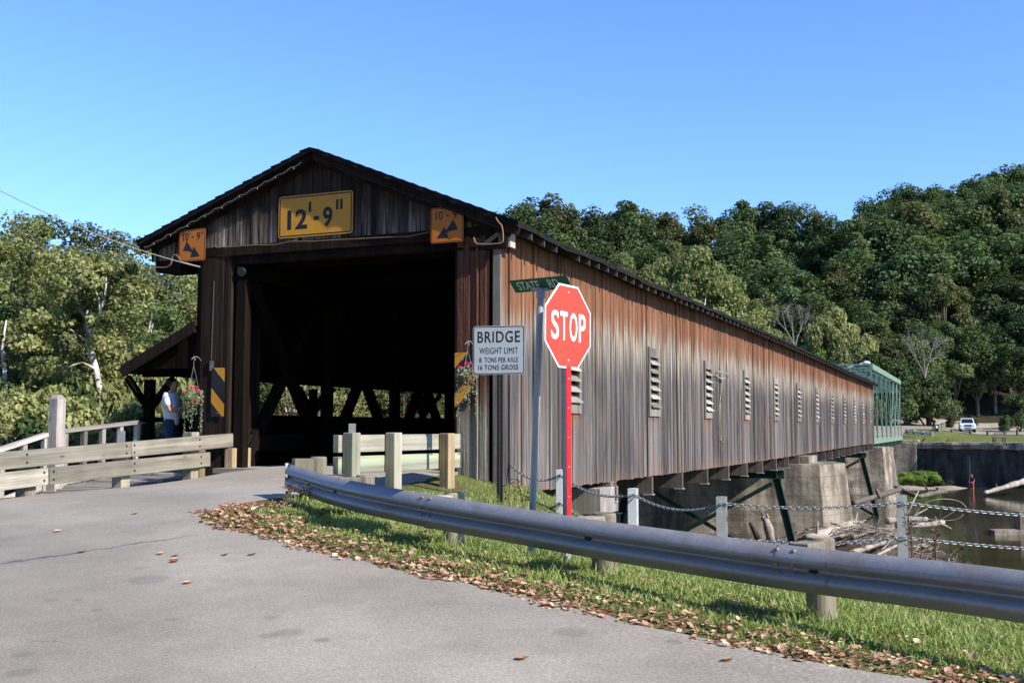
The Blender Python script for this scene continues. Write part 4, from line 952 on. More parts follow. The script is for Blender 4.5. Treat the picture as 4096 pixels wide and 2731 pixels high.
# ------------------------------------------------------------------ chain fence along the bank
CPT = [(2240,1877,17.4,'whitewash'), (2532,1952,15.7,'whitewash'), (2886,1985,14.2,'greywash'), (3606,1980,13.9,'greywash')]
LAB = ['slim white painted steel post beside the red stop post', 'white painted steel post second along the chain fence in front of the timber block', 'grey steel post in front of the sunlit middle pier', 'thick grey steel post in front of the driftwood pile']
cps = []
for (px, py, D, mt), lb in zip(CPT, LAB):
    p = at(px, py, D); g = Hs(p.x, p.y); cps.append(p)
    r = empty('chain_post', (p.x, p.y, g), R(-18), lb, 'post', 'steel posts of the chain fence'); h_ = p.z-g; q8 = .062 if px > 2300 else .05
    m = MB(); m.b2(-q8,q8,-q8-.004,-q8+.004,-.3,h_); m.b2(-q8,q8,q8-.004,q8+.004,-.3,h_); m.b2(-.004,.004,-q8+.004,q8-.004,-.3,h_); m.build('shaft', M[mt], r)
    m = MB(); m.b2(-.012,.012,-q8-.03,-q8-.004,h_-.10,h_-.075); m.b2(-.012,.012,-q8-.03,-q8-.004,h_-.53,h_-.505); m.build('chain_clip', M['galvpost'], r)
p = Vector((8.0, 14.0, -1.02)); r = empty('chain_post', (p.x,p.y,Hs(p.x,p.y)), R(-18), 'grey steel chain post beyond the right edge of the picture', 'post', 'steel posts of the chain fence')
m = MB(); h_ = p.z-Hs(p.x,p.y); m.b2(-.06,.06,-.066,-.058,-.3,h_); m.b2(-.06,.06,.058,.066,-.3,h_); m.b2(-.004,.004,-.058,.058,-.3,h_); m.build('shaft', M['greywash'], r)
cps.append(p)
hook = B(WS+.03, .38, -.60)
lk = []                                          # one chain link, along x
for i in range(12):
    a = 2*math.pi*i/12; cxx = .016 if math.cos(a) > 0 else -.016; lk.append(Vector((cxx+.0165*math.cos(a), .0165*math.sin(a), 0)))
def link(mb, c, d, roll):
    d = d.normalized(); s_ = d.cross(Vector((0,0,1))).normalized(); u = s_.cross(d); Mx = Matrix((d, s_*math.cos(roll)+u*math.sin(roll), u*math.cos(roll)-s_*math.sin(roll))).transposed()
    P = [c + Mx @ (v*1.12) for v in lk]; n_ = len(P); ring = []
    for i, q_ in enumerate(P):
        t = (P[(i+1) % n_]-P[i-1]).normalized(); nrm = Mx @ Vector((0,0,1)); bb = t.cross(nrm); ring.append([q_ + nrm*.0068, q_ + bb*.0068, q_ - nrm*.0068, q_ - bb*.0068])
    ring.append(ring[0]); mb.grid(ring, random.random(), 0, True)
def chain(zoff, sags, label):
    ends = [hook + Vector((0,0,zoff))] + [p + Vector((0, -.075, -.085+zoff)) for p in cps]; m = MB(); first = None; n_ = 0
    for (a, b), sg in zip(zip(ends, ends[1:]), sags):
        L = (b-a).length*1.01; N = max(4, int(L/.049)); f = lambda t: a.lerp(b, t) - Vector((0,0,sg*4*t*(1-t)))
        for i in range(N):
            t = (i+.5)/N; link(m, f(t), f(t+.01)-f(t-.01), math.pi/4 + (math.pi/2)*(n_ % 2)); n_ += 1
    o = m.build('chain', M['chain'], None, smooth=True, fix=False); tag(o, label, 'chain', 'chains of the bank fence')
chain(0., [.16, .14, .14, .06, .07], 'upper steel chain hung from the bridge wall past the bank posts'); chain(-.43, [.20, .15, .12, .07, .05], 'lower steel chain sagging just above the guardrail top')

# ------------------------------------------------------------------ flower baskets
def basket(c, wallpt, seed, label, hook_side):
    rr = random.Random(seed); r = empty('hanging_basket', c, 0, label, 'hanging basket', 'hanging flower baskets at the portal')
    m = MB(); G = []
    for k in range(6):
        a = k/5*math.pi/2; G.append([(.17*math.sin(a+.05)*math.cos(t)+rr.uniform(-.006,.006), .17*math.sin(a+.05)*math.sin(t), -.16*math.cos(a)+rr.uniform(-.006,.006)) for t in np.linspace(0, 2*math.pi, 16, endpoint=False)])
    m.grid(G, .5, 0, True); m.build('coir_bowl', M['coir'], r, smooth=True)
    r.scale = (.85, .85, 1.0); wv = Vector(wallpt)-Vector(c); wv.x /= .85; wv.y /= .85; m = MB(); top = Vector((0, 0, wv.z))
    for t in (0, 2.1, 4.2): m.tube([(.165*math.cos(t), .165*math.sin(t), 0), (0, 0, wv.z-.10)], .003, 5)
    m.tube([Vector((0,0,wv.z-.1)), Vector((0,0,wv.z-.02))], .004, 5)
    sp = [Vector((-.05*math.cos(a)*(1-a/9)-.0, 0, wv.z+.01+.03*math.sin(a)*(1-a/9))) for a in np.linspace(4.5, 0, 10)]
    m.tube(sp + [top+Vector((.0,0,.06)), top+(wv-top)*.5+Vector((0,0,.07)), wv], .008, 6); m.build('hook', M['wire'], r)
    def leaf(mb, p, s_):
        n_ = Vector((rr.gauss(0,1), rr.gauss(0,1)-.4, rr.gauss(0,1)+.6)).normalized(); a = n_.orthogonal().normalized(); a = Matrix.Rotation(rr.uniform(0,6.28), 3, n_) @ a; b = n_.cross(a)
        mb.add([p-a*s_, p+b*s_*.7+n_*s_*.1, p+a*s_*1.1, p-b*s_*.7+n_*s_*.1], [(0,1,2,3)], rr.random())
    m = MB()
    for i in range(330):
        t = rr.uniform(0, 6.28); q_ = math.sqrt(rr.random())*.23; leaf(m, Vector((q_*math.cos(t), q_*math.sin(t), .02+rr.uniform(-.07,.13)*(1.2-q_*2.5))), rr.uniform(.014,.03))
    m.build('foliage', M['vine'], r)
    for t, ln in ((-.2, .62), (.25, .78), (3.0, .70), (3.5, .35), (4.5, .40), (4.9,.55), (5.4,.3)):
        m = MB(); pts = []; x, y = .19*math.cos(t), .19*math.sin(t); z = 0.
        for k in range(14): pts.append(Vector((x+rr.uniform(-.012,.012), y+rr.uniform(-.012,.012), z))); z -= ln/13; x *= .997
        m.tube(pts, .0035, 4)
        for q_ in pts:
            for _ in range(4): leaf(m, q_+Vector((rr.uniform(-.03,.03), rr.uniform(-.02,.02), rr.uniform(-.02,.02))), rr.uniform(.009,.02))
        m.build('trailing_vine', M['vine'], r)
    for t, q_, z in ((2.9,.13,.13), (3.4,.16,.11), (5.6,.14,.13), (6.0,.17,.11), (4.6,.06,.20), (1.2,.10,.19)):
        m = MB(); cc = Vector((q_*math.cos(t), q_*math.sin(t)-.02, z))
        for _ in range(26): leaf(m, cc+Vector((rr.gauss(0,.020), rr.gauss(0,.02), rr.gauss(0,.016))), rr.uniform(.012,.020))
        m.build('flower', M['pink'], r)
wL = portal_pt(803, 1446, .02); basket(portal_pt(772, 1590, .45), wL + Vector((.02,0,0)), 5, 'hanging basket of pink flowers in front of the dark left jamb, seen beside the walker', 1)
wR = B(4.40, -.03, 1.36); basket(B(4.40, -.28, .86), wR, 9, 'hanging basket of pink flowers with trailing vines at the right jamb below the weight sign', 1)

# ------------------------------------------------------------------ cables, conduits, rope
m = MB(); pts = [portal_pt(*p, .09) for p in ((846,978),(868,990),(930,987),(1020,980),(1100,979),(1160,966),(1260,965),(1345,959),(1440,955),(1530,950),(1640,945),(1722,927))]
m.tube(pts, .008, 6); o = m.build('tan_cable', M['tancable'], None, smooth=True); tag(o, 'tan cable clipped along the header above the dark portal', 'cable')
m = MB(); pts = [portal_pt(*p, .27) for p in ((1983,870),(1993,888),(2008,908),(2011,965),(1985,975),(1925,977),(1903,972),(1895,950))]; m.tube(catmull(pts, .03), .013, 6); o = m.build('tan_cable', M['tancable'], None, smooth=True); tag(o, 'loop of tan cable around the right eave box', 'cable')
m = MB(); pts = [portal_pt(*p, .30) for p in ((612,1068),(660,1070),(684,1055),(690,1025),(705,1020),(722,1040))]; m.tube(catmull(pts, .03), .012, 6); o = m.build('tan_cable', M['tancable'], None, smooth=True); tag(o, 'pale cable looped under the left eave box', 'cable')
m = MB(); E_ = portal_pt(800, 1068, .12); A_ = at(-420, 520, 17.5); pts = []
for k in range(40): t = k/39; pts.append(A_.lerp(E_, t) - Vector((0,0,1.05*t*(1-t))))
m.tube(pts, .009, 5); m.tube(pts[-4:], .016, 6); o = m.build('power_line', M['wire'], None, smooth=True); tag(o, 'sagging service wire running from the left to the bridge eave', 'wire')
m = MB(); pts = []
for k in range(46): t = k/45; s_ = LEV[0]+.15+(APX[0]-LEV[0]-.35)*t; pts.append(B(s_, -.225, roofz(s_)-.13-.035*abs(math.sin(k*.9))))
m.tube(pts, .007, 5)
for k in range(3, 45, 5): m.tube([pts[k], pts[k]-Vector((0,0,.035))], [.006,.008], 6)
o = m.build('string_lights', M['wire'], None); tag(o, 'thin wire of small bulbs along the left roof edge', 'wire')
m = MB(); pts = []
for k in range(46): t = k/45; s_ = APX[0]+.2+(REV[0]-APX[0]-.5)*t; pts.append(B(s_, -.225, roofz(s_)-.15-.03*abs(math.sin(k*.7))))
m.tube(pts, .006, 5); o = m.build('string_lights', M['blackpost'], None); tag(o, 'thin dark wire along the right roof edge', 'wire')
cd = empty('conduit', portal_pt(848, 1470, .03), 0, 'thin grey conduit pipe with a switch box on the dark left jamb', 'conduit'); C0 = Vector(cd.location)
m = MB(); m.tube([portal_pt(857,1125,.04)-C0, portal_pt(846,1440,.04)-C0], .014, 6); m.build('pipe', M['dimgrey'], cd)
m = MB(); m.box((-.0,-.02,.03), (.075,.06,.19)); m.build('switch_box', M['dimgrey'], cd, bevel=.01)
p = B(-.545, .45, 2.17); m = MB(); m.box((0,0,0), (.05,.16,.16)); m.tube([(.02,0,0),(.07,0,0)], .05, 10); o = m.build('alarm_box', M['redbox'], None, bevel=.008); o.location = p; o.rotation_euler = (0,0,-BA); tag(o, 'small red box on the inner left wall of the portal', 'alarm box')
p = B(-.35, .10, 2.90); fl = empty('floodlight', p, -BA, 'small round dark floodlight hanging under the portal header', 'lamp'); m = MB(); m.tube([(0,-.02,0),(0,-.10,-.03)], [.06,.09], 12); m.build('lamp_head', M['dimgrey'], fl); m = MB(); m.tube([(-.15,0,.09),(-.05,0,.04),(0,-.02,.02)], .012, 6); m.build('arm', M['dimgrey'], fl)
def wallp(px, py, o=.02):
    r = at(px, py, 1.); k = (BO.dot(BT)+WS+o)/r.dot(BT); return r*k
m = MB(); pts = [wallp(2879,1378),(wallp(2882,1440)),wallp(2886,1500),wallp(2885,1560),wallp(2880,1604,.03)]; m.tube(catmull(pts,.08), .010, 6)
for dx in (-4, 0, 4): m.tube(catmull([wallp(2880,1604,.03), wallp(2881+dx,1680,.05), wallp(2884+dx*.6,1750,.04), wallp(2882,1760,.03)], .08), .007, 6)
m.tube(catmull([wallp(2882,1755,.03), wallp(2888,1765,.03), wallp(2896,1773,.03)], .06), .010, 6)
o = m.build('rope', M['rope'], None, smooth=True); tag(o, 'yellow rope hanging down the weathered side wall', 'rope')
m = MB(); cc = wallp(2888, 1502, .16); 
for k in range(2): m.tube([cc + BD*(.62+k*.05)*math.cos(t) + BT*(.13*math.sin(t)) + Vector((0,0,-.06*math.cos(t)+.02*k+.05*math.sin(t))) for t in np.linspace(0, 6.28, 25)], .010, 6)
o = m.build('wire_coil', M['galvpost'], None, smooth=True); tag(o, 'loose grey coil of cable hung on the side wall', 'cable coil')

# ------------------------------------------------------------------ people
def skin(name, J, E_, mat, parent, lev=2, smooth=True):
    """grow one continuous surface round a skeleton: J joint -> (x,y,z,r)"""
    keys = list(J); me = bpy.data.meshes.new(name); bm = bmesh.new(); lay = bm.verts.layers.skin.verify(); vs = {}
    for k in keys:
        v = bm.verts.new(J[k][:3]); v[lay].radius = (J[k][3], J[k][3] if len(J[k]) < 5 else J[k][4]); vs[k] = v
    vs[keys[0]][lay].use_root = True
    for a, b in E_: bm.edges.new((vs[a], vs[b]))
    bm.to_mesh(me); bm.free(); o = bpy.data.objects.new(name, me); COL.objects.link(o)
    o.modifiers.new('s', 'SKIN'); sb = o.modifiers.new('u', 'SUBSURF'); sb.levels = lev; sb.render_levels = lev
    dg = bpy.context.evaluated_depsgraph_get(); m2 = bpy.data.meshes.new_from_object(o.evaluated_get(dg)); bpy.data.objects.remove(o); bpy.data.meshes.remove(me)
    m2.name = name; m2.materials.clear(); m2.materials.append(mat); m2.polygons.foreach_set('use_smooth', [True]*len(m2.polygons))
    o = bpy.data.objects.new(name, m2); COL.objects.link(o); o.parent = parent; return o
def chain_e(*k): return list(zip(k, k[1:]))
def person(loc, rz, label, arms, legs=((.09,0,0),(-.09,0,0)), top='shirt_w', sleeves=True, low='jeans', shorts=False, hair='hair_d', cap=None, scale=1., longhair=False, lean=0.):
    r = empty('person', loc, rz, label, 'person'); r.scale = (scale,)*3
    J = {'pel': (0,0,.95,.085), 'waist': (0,-.01,1.08,.12), 'chest': (0,.0-lean*.5,1.30,.14), 'nb': (0,.0-lean,1.46,.075), 'neck': (0,-.012-lean,1.52,.056),
         'jaw': (0,-.035-lean,1.575,.070), 'head': (0,-.02-lean,1.655,.096), 'crown': (0,-.005-lean,1.715,.082), 'nose': (0,-.135-lean,1.625,.014)}
    E_ = chain_e('pel','waist','chest','nb','neck','jaw','head','crown') + [('head','nose')]
    for sg, (hx, hy, off) in zip((1,-1), legs):
        n_ = 'L' if sg > 0 else 'R'
        J['hip'+n_] = (sg*.085,0,.88,.052); J['kn'+n_] = (hx, hy*.5-.02, .49,.062); J['an'+n_] = (hx, hy+.01, .09,.043); J['toe'+n_] = (hx, hy-.15, .035,.036)
        E_ += chain_e('pel','hip'+n_,'kn'+n_,'an'+n_,'toe'+n_)
    for n_, (sh, el, wr, hand, fd) in zip('LR', arms):
        sh = Vector(sh); sh.y -= lean*.8; J['sh'+n_] = (*sh,.062); J['el'+n_] = (*el,.043); J['wr'+n_] = (*wr,.030); h_ = Vector(hand); J['ha'+n_] = (*h_,.034,.020)
        E_ += chain_e('chest','sh'+n_,'el'+n_,'wr'+n_,'ha'+n_)
        fd = Vector(fd).normalized(); side = fd.cross(Vector((1,0,0)) if abs(fd.x) < .8 else Vector((0,0,1))).normalized()
        for i, (o_, ln) in enumerate(((-.03,.062),(-.010,.075),(.010,.070),(.03,.055))):
            a = h_+fd*.03+side*o_; b = a+fd*ln*.55; c = b+(fd*.4+Vector((0,-.1,-.7))*.6)*ln*.6
            J['f%s%d' % (n_, i)] = (*a,.0095); J['g%s%d' % (n_, i)] = (*b,.009); J['k%s%d' % (n_, i)] = (*c,.008); E_ += chain_e('ha'+n_,'f%s%d' % (n_, i),'g%s%d' % (n_, i),'k%s%d' % (n_, i))
        a = h_+side*.035; J['t'+n_] = (*(a+fd*.025+side*.018),.010); E_.append(('ha'+n_,'t'+n_))
    skin('body', J, E_, M['skin'], r)
    def grow(keys, ed, k, name, mat, trim=None):
        Q = {}
        for q_ in keys: v = J[q_]; Q[q_] = (v[0], v[1], v[2], v[3]+k)
        if trim: Q.update(trim)
        return skin(name, Q, ed, mat, r)
    def mid(a, b, t, rr): a, b = Vector(J[a][:3]), Vector(J[b][:3]); p = a.lerp(b, t); return (*p, rr)
    tr = {'slL': mid('shL','elL',.72,.072), 'slR': mid('shR','elR',.72,.072)}
    tr['hem'] = (0,0,.84,.150); tr['pel'] = (0,0,.95,.158)
    grow(['chest','nb','waist','pel','shL','shR'], chain_e('hem','pel','waist','chest','nb') + [('chest','shL'),('chest','shR'),('shL','slL'),('shR','slR')], .030, 'shirt', M[top], tr)
    if shorts: tr = {'kL': mid('hipL','knL',.85,.085), 'kR': mid('hipR','knR',.85,.085), 'tw': (0,0,1.04,.135), 'pel': (0,0,.95,.145), 'hipL': (.095,0,.88,.105), 'hipR': (-.095,0,.88,.105)}; grow(['pel','hipL','hipR'], [('tw','pel'),('pel','hipL'),('pel','hipR'),('hipL','kL'),('hipR','kR')], .046, 'shorts', M[low], tr)
    else: grow(['pel','hipL','hipR','knL','knR','anL','anR'], [('tw','pel'),('pel','hipL'),('hipL','knL'),('knL','anL'),('pel','hipR'),('hipR','knR'),('knR','anR')], .022, 'trousers', M[low], {'tw': (0,0,1.04,.135), 'pel': (0,0,.95,.145), 'hipL': (.095,0,.88,.105), 'hipR': (-.095,0,.88,.105)})
    for n_ in 'LR': skin('shoe', {'a': (*J['an'+n_][:2],.05,.048), 'b': (*J['toe'+n_][:3],.044)}, [('a','b')], M['shoe'], r, 2)
    hd = {'z': (0,.062-lean,1.60,.072), 'a': (0,.045-lean,1.675,.108), 'b': (0,.012-lean,1.745,.100)}; he = [('z','a'),('a','b')]
    if longhair: hd['c'] = (0,.075-lean,1.56,.085); hd['d'] = (0,.085-lean,1.44,.06); he += [('a','c'),('c','d')]
    skin('hair', hd, he, M[hair], r)
    if cap:
        skin('cap', {'a': (0,-.005-lean,1.715,.105), 'b': (0,-.01-lean,1.765,.07)}, [('a','b')], M[cap], r); m = MB()
        m.poly([(.08*math.sin(a), -.09-lean-.12*math.cos(a), 1.70) for a in np.linspace(-1.57,1.57,9)]); o = m.build('cap_brim', M[cap], r); q_ = o.modifiers.new('t','SOLIDIFY'); q_.thickness = .01
    return r
wp = at(681, 1882, 21.15); zsh = wp.z
photog = person((wp.x, wp.y, zsh), R(82), 'person in white shirt and blue jeans raising a dark camera under the walkway roof',
    [((.19,.02,1.41), (.25,-.10,1.14), (.13,-.30,1.20), (.08,-.38,1.23), (-.5,-.8,.1)), ((-.19,.02,1.41), (-.25,-.08,1.13), (-.14,-.26,1.19), (-.08,-.35,1.22), (.5,-.8,.1))], ((.09,.03,0),(-.10,-.04,0)), scale=1.0)
m = MB(); m.box((0,0,0), (.145,.075,.10)); m.box((0,.0,.06), (.06,.06,.04)); cb = m.build('camera', M['camblk'], None, bevel=.012); cb.location = Vector((wp.x, wp.y, zsh)) + Vector((.40,-.02,1.25)); cb.rotation_euler = (0,0,R(82)); tag(cb, 'dark camera held by the person in the white shirt', 'camera')
m = MB(); m.tube([(0,-.03,0),(0,-.10,0),(0,-.13,0)], [.042,.045,.05], 14); m.build('lens', M['camblk'], cb, smooth=False)
fp = at(3889, 1957, 103.)
fisher = person((fp.x, fp.y, -5.75-.30), R(-50), 'person in dark shirt, red shorts and cap fishing while standing in the river', [((.19,.0,1.41),(.24,-.05,1.14),(.16,-.22,1.02),(.14,-.28,1.04),(-.2,-.9,.2)), ((-.19,0,1.41),(-.24,-.03,1.14),(-.16,-.2,1.05),(-.13,-.26,1.08),(.2,-.9,.2))], ((.10,.02,0),(-.10,-.03,0)), 'navy', True, 'red_sh', True, 'hair_d', 'capg', 1.02)
m = MB(); h0 = Vector((fp.x-.28, fp.y-.16, -4.98)); m.tube([h0-Vector((.0,.0,.25)), h0, h0+Vector((.10,.1,1.2)), h0+Vector((.16,.2,2.4))], [.018,.016,.012,.007], 6); o = m.build('fishing_rod', M['bare'], None); tag(o, 'thin upright rod held by the person standing in the river', 'fishing rod')
fw = at(3737, 1748.5, 122.)
fw.z = Hs(fw.x, fw.y)
walker = person((fw.x, fw.y, fw.z), R(150), 'blond person in dark clothes walking on the far lawn by the white rail', [((.17,0,1.41),(.24,.05,1.14),(.22,.02,.90),(.22,0,.84),(0,0,-1)), ((-.17,0,1.41),(-.23,-.05,1.14),(-.22,-.10,.90),(-.22,-.12,.84),(0,0,-1))], ((.10,.16,0),(-.10,-.18,0)), 'blacksh', True, 'jeans', False, 'hair_b', None, .92, True)
m = MB(); m.box((0,0,0), (.20,.10,.25)); o = m.build('shopping_bag', M['bag'], None, bevel=.04); o.location = fw + Vector((.22,-.2,.58)); tag(o, 'white bag carried by the blond walker', 'bag')

# ------------------------------------------------------------------ far bank
wall_dir = Vector((.8,-.6,0)); wp0 = Vector((40.6,113.2,0)); m = MB(); G = []; rr = random.Random(11)
ts = np.arange(0, 46, .7)
for z in (-6.8, -5.6, -4.6, -3.6, -2.7, -2.05):
    G.append([(wp0 + wall_dir*t + Vector((-.6,-.8,0))*(rr.uniform(-.08,.12)) + Vector((0,0,z+rr.uniform(-.08,.08)))) for t in ts])
fw_ = empty('river_wall', wp0, 0, 'dark stone river wall along the far bank with a broken top edge', 'wall')
G = [[p-wp0 for p in r] for r in G]; m.grid(G); m.build('stone_face', M['darkwall'], fw_)
m = MB(); G2 = []
for k, (o_, z) in enumerate(((.0,-2.1),(.25,-2.0),(.30,-1.62),(.22,-1.40),(-2.6,-1.37),(-2.8,-2.0))): G2.append([wall_dir*t + Vector((-.6,-.8,0))*(o_+(rr.uniform(-.10,.10) if k in (1,2) else 0)) + Vector((0,0,z+(rr.uniform(-.12,.06) if k == 1 else 0))) for t in ts])
m.grid(G2); m.build('coping', M['roughcon'], fw_)
m = MB(); m.b2(-3, 6.0, 102.9, 106, -6.8, -1.45); m.b2(-3,6.2,103.4,106,-1.45,-1.15); o = m.build('abutment', M['concrete'], None, bevel=.05); o.location = BO; o.rotation_euler = (0,0,-BA); tag(o, 'brown concrete abutment at the far end of the green steel bridge', 'abutment')
m = MB(); G = []
for i in range(15):
    v = i/14*2-1; G.append([(36.0+9.5*u+.25*math.sin(v*4)+ (1.2*v*v if u < .5 else -1.5*v*v), 107.2+3.0*v+.2*math.sin(u*9), -5.88+.36*max(0,(1-v*v))*(.6+.4*math.sin(u*7)**2)*min(1, (1-u)*3+.1)*min(1,u*6+.2)) for u in np.linspace(0,1,30)])
m.grid(G); tag(m.build('gravel_bar', M['gravel'], smooth=True), kind='structure')
# road on the far side: off the bridge, then along the foot of the hill
def strip(C, wd, mat, name, dz=.06, n=7):
    C = catmull([Vector(c) for c in C], 1.0); G = []
    for i, p in enumerate(C):
        d = C[min(i+1,len(C)-1)]-C[max(i-1,0)]; d.z = 0; d.normalize(); s_ = Vector((d.y,-d.x,0)); w_ = np.interp(i/(len(C)-1), np.linspace(0,1,len(wd)), wd)
        X = np.array([p.x+s_.x*w_*t for t in np.linspace(-.5,.5,n)]); Y = np.array([p.y+s_.y*w_*t for t in np.linspace(-.5,.5,n)]); G.append([(x,y,z) for x, y, z in zip(X, Y, H(X,Y)+dz)])
    m = MB(); m.grid(G); return tag(m.build(name, mat, smooth=True), kind='structure')
e_ = B(1.8, 103.8, 0)
strip([(e_.x,e_.y,0), (e_.x+3.0,e_.y+8,0), (e_.x+8.5,e_.y+19,0), (e_.x+20,e_.y+26.5,0), (e_.x+42,e_.y+29,0), (e_.x+80,e_.y+27,0)], [5.5,6.5,9,11,12,12], M['asphalt_far'], 'far_road')
strip([(28,142,0),(45,141,0),(60,139.5,0),(80,138.5,0),(125,137,0)], [20,21,20,18,18], M['asphalt_far'], 'far_road', .05, 15)
# pickup truck seen from the front
tk = at(3873, 1739.5, 133.); truck = empty('pickup_truck', (tk.x, tk.y, Hs(tk.x,tk.y)+.06), R(-20), 'white pickup truck parked on the far road facing the river', 'pickup truck')
m = MB(); W_ = .88
def hull(mb, secs, mat=0):       # secs: list of (y, halfwidth, z0, z1)
    mb.grid([[(-w_,y,z0),(w_,y,z0),(w_,y,z1),(-w_,y,z1)] for y, w_, z0, z1 in secs], .5, mat, True); mb.poly([(-secs[0][1],secs[0][0],secs[0][2]),(secs[0][1],secs[0][0],secs[0][2]),(secs[0][1],secs[0][0],secs[0][3]),(-secs[0][1],secs[0][0],secs[0][3])],.5,mat)
    e = secs[-1]; mb.poly([(-e[1],e[0],e[2]),(-e[1],e[0],e[3]),(e[1],e[0],e[3]),(e[1],e[0],e[2])],.5,mat)
hull(m, [(.0,W_-.05,.50,.90),(.05,W_,.48,.98),(.5,W_,.45,1.04),(1.25,W_,.45,1.08),(3.0,W_,.45,1.05),(5.0,W_,.48,1.05)]); m.build('body', M['truckw'], truck, bevel=.04)
m = MB(); hull(m, [(1.20,W_-.07,1.06,1.08),(1.85,W_-.20,1.06,1.68),(2.1,W_-.19,1.06,1.73),(3.0,W_-.20,1.06,1.70),(3.15,W_-.10,1.06,1.10)]); cabn = m.build('cab', M['truckw'], truck, bevel=.03)
m = MB(); m.add([(-.70,1.26,1.12),(.70,1.26,1.12),(.59,1.80,1.63),(-.59,1.80,1.63)], [(0,1,2,3)]); o = m.build('windscreen', M['glass'], truck); o.location = (0,-.03,.02)
for sg in (-1,1): m = MB(); m.add([(sg*.80,1.55,1.12),(sg*.80,2.9,1.12),(sg*.70,2.85,1.60),(sg*.70,1.95,1.60)], [(0,1,2,3)]); o = m.build('side_window', M['glass'], truck); o.location = (sg*.01,0,0)
m = MB(); m.plate(rrect(.86,.22,.06), -.03, .02); o = m.build('grille', M['blackplas'], truck); o.location = (0,-.01,.83)
for sg in (-1,1):
    m = MB(); m.plate(rrect(.30,.20,.04), -.03, .03); o = m.build('headlight', M['headl'], truck, bevel=.01); o.location = (sg*.66,.0,.83)
    m = MB(); m.box((sg*1.0,1.62,1.17), (.20,.09,.16)); m.build('mirror', M['blackplas'], truck, bevel=.03)
    for y in (.85, 4.1):
        m = MB(); m.tube([(sg*.66,y,.36),(sg*.90,y,.36)], .36, 18); wl = m.build('wheel', M['tyre'], truck, bevel=.04); m = MB(); m.tube([(sg*.89,y,.36),(sg*.915,y,.36)], .21, 14); m.build('rim', M['chrome'], wl)
m = MB(); m.plate(rrect(1.74,.26,.08), -.12, .08); o = m.build('bumper', M['truckw'], truck, bevel=.02); o.location = (0,0,.55); m = MB(); m.plate(rrect(.8,.10,.03),-.128,-.11); m.build('air_intake', M['blackplas'], o)
# white rail of the far approach
fr = empty('roadside_rail', at(3680,1745,117.), 0, 'white rail on short wooden posts beside the end of the green steel bridge', 'guardrail'); F0 = Vector(fr.location); pts = [at(3627,1715.5,121.),at(3657,1718,119.),at(3691,1723,117.),at(3727,1726,115.)]
for p in pts: m = MB(); m.b2(p.x-.14-F0.x, p.x+.14-F0.x, p.y-.14-F0.y, p.y+.14-F0.y, -1.1+p.z-F0.z, p.z-F0.z); m.build('post', M['post'], fr)
for a, b in zip(pts, pts[1:]): m = MB(); m.beam(a-F0-Vector((0,-.22,.24)), b-F0-Vector((0,-.22,.24)), .06, .26); m.build('rail', M['whitewash'], fr)
LB = ['short dark wooden bollard left of the white pickup', 'short dark wooden bollard directly in front of the white pickup', 'short dark wooden bollard just right of the white pickup', 'short dark wooden bollard behind the bench', 'short dark wooden bollard nearest the right edge']
for (px, py, h_), lb in zip(((3808,1742,.74),(3882,1742,.66),(3951,1743,.52),(4019,1743,.62),(4070,1744,.74)), LB):
    p = at(px, py, 125.); g = Hs(p.x, p.y); m = MB(); m.tube([(0,0,-.3),(0,0,h_-.03+p.z-g),(0,0,h_+p.z-g)], [.15,.15,.11], 10); o = m.build('bollard', M['driftdark'], None); o.location = (p.x,p.y,g); tag(o, lb, 'bollard', 'bollards along the far road')
p = at(3996, 1768, 108.2); bn = empty('park_bench', (p.x,p.y,-1.37), R(8), 'slatted wooden bench at the edge of the far lawn', 'bench')
for z in (.52,.68,.84): m = MB(); m.b2(-.68,.68,-.27,-.22,z-.06,z+.06); m.build('back_slat', M['bench'], bn)
m = MB(); m.b2(-.68,.68,-.22,.25,.40,.44); m.build('seat', M['bench'], bn)
for x in (-.5,.5): m = MB(); m.b2(x-.05,x+.05,-.26,-.2,-.1,.9); m.b2(x-.05,x+.05,.15,.22,-.1,.42); m.build('leg', M['darkwall'], bn)
def arrow_sign(px, py, D, label, wdt):
    p = at(px, py, D); g = Hs(p.x, p.y); r = empty('arrow_sign', (p.x,p.y,g), 0, label, 'road sign', 'yellow signs in the shade of the far wood'); z = p.z-g; m = MB(); m.plate(rrect(wdt,.55,.04), -.01, .01); pn = m.build('panel', M['s_yellow'], r); pn.location = (0,0,z)
    m = MB(); m.add([(x,-.014,zz) for x, zz in ((-.30,0),(-.10,.16),(-.10,.06),(.30,.06),(.30,-.06),(-.10,-.06),(-.10,-.16))], [(0,1,2),(3,4,5,2),(0,2,5),(0,5,6)]); m.build('arrow', M['s_black'], pn)
    for x in (-wdt*.33, wdt*.33): m = MB(); m.b2(x-.04,x+.04,.012,.06,-.3,z+.2); m.build('post', M['post'], r)
arrow_sign(3645, 1650, 150., 'yellow arrow sign on two posts at the foot of the dark wood', .9)
fc = empty('picket_fence', at(3750,1730,124.), 0, 'short run of grey boards beside the far walker', 'fence'); F0 = Vector(fc.location); a, b = at(3750,1731,124.), at(3776,1724,138.)
for i in range(12): p = a.lerp(b, i/11); g = Hs(p.x,p.y); m = MB(); m.b2(p.x-F0.x-.06,p.x-F0.x+.06,p.y-F0.y-.45,p.y-F0.y+.45,g-F0.z-.1,g-F0.z+.72); m.build('board', M['frame'], fc)

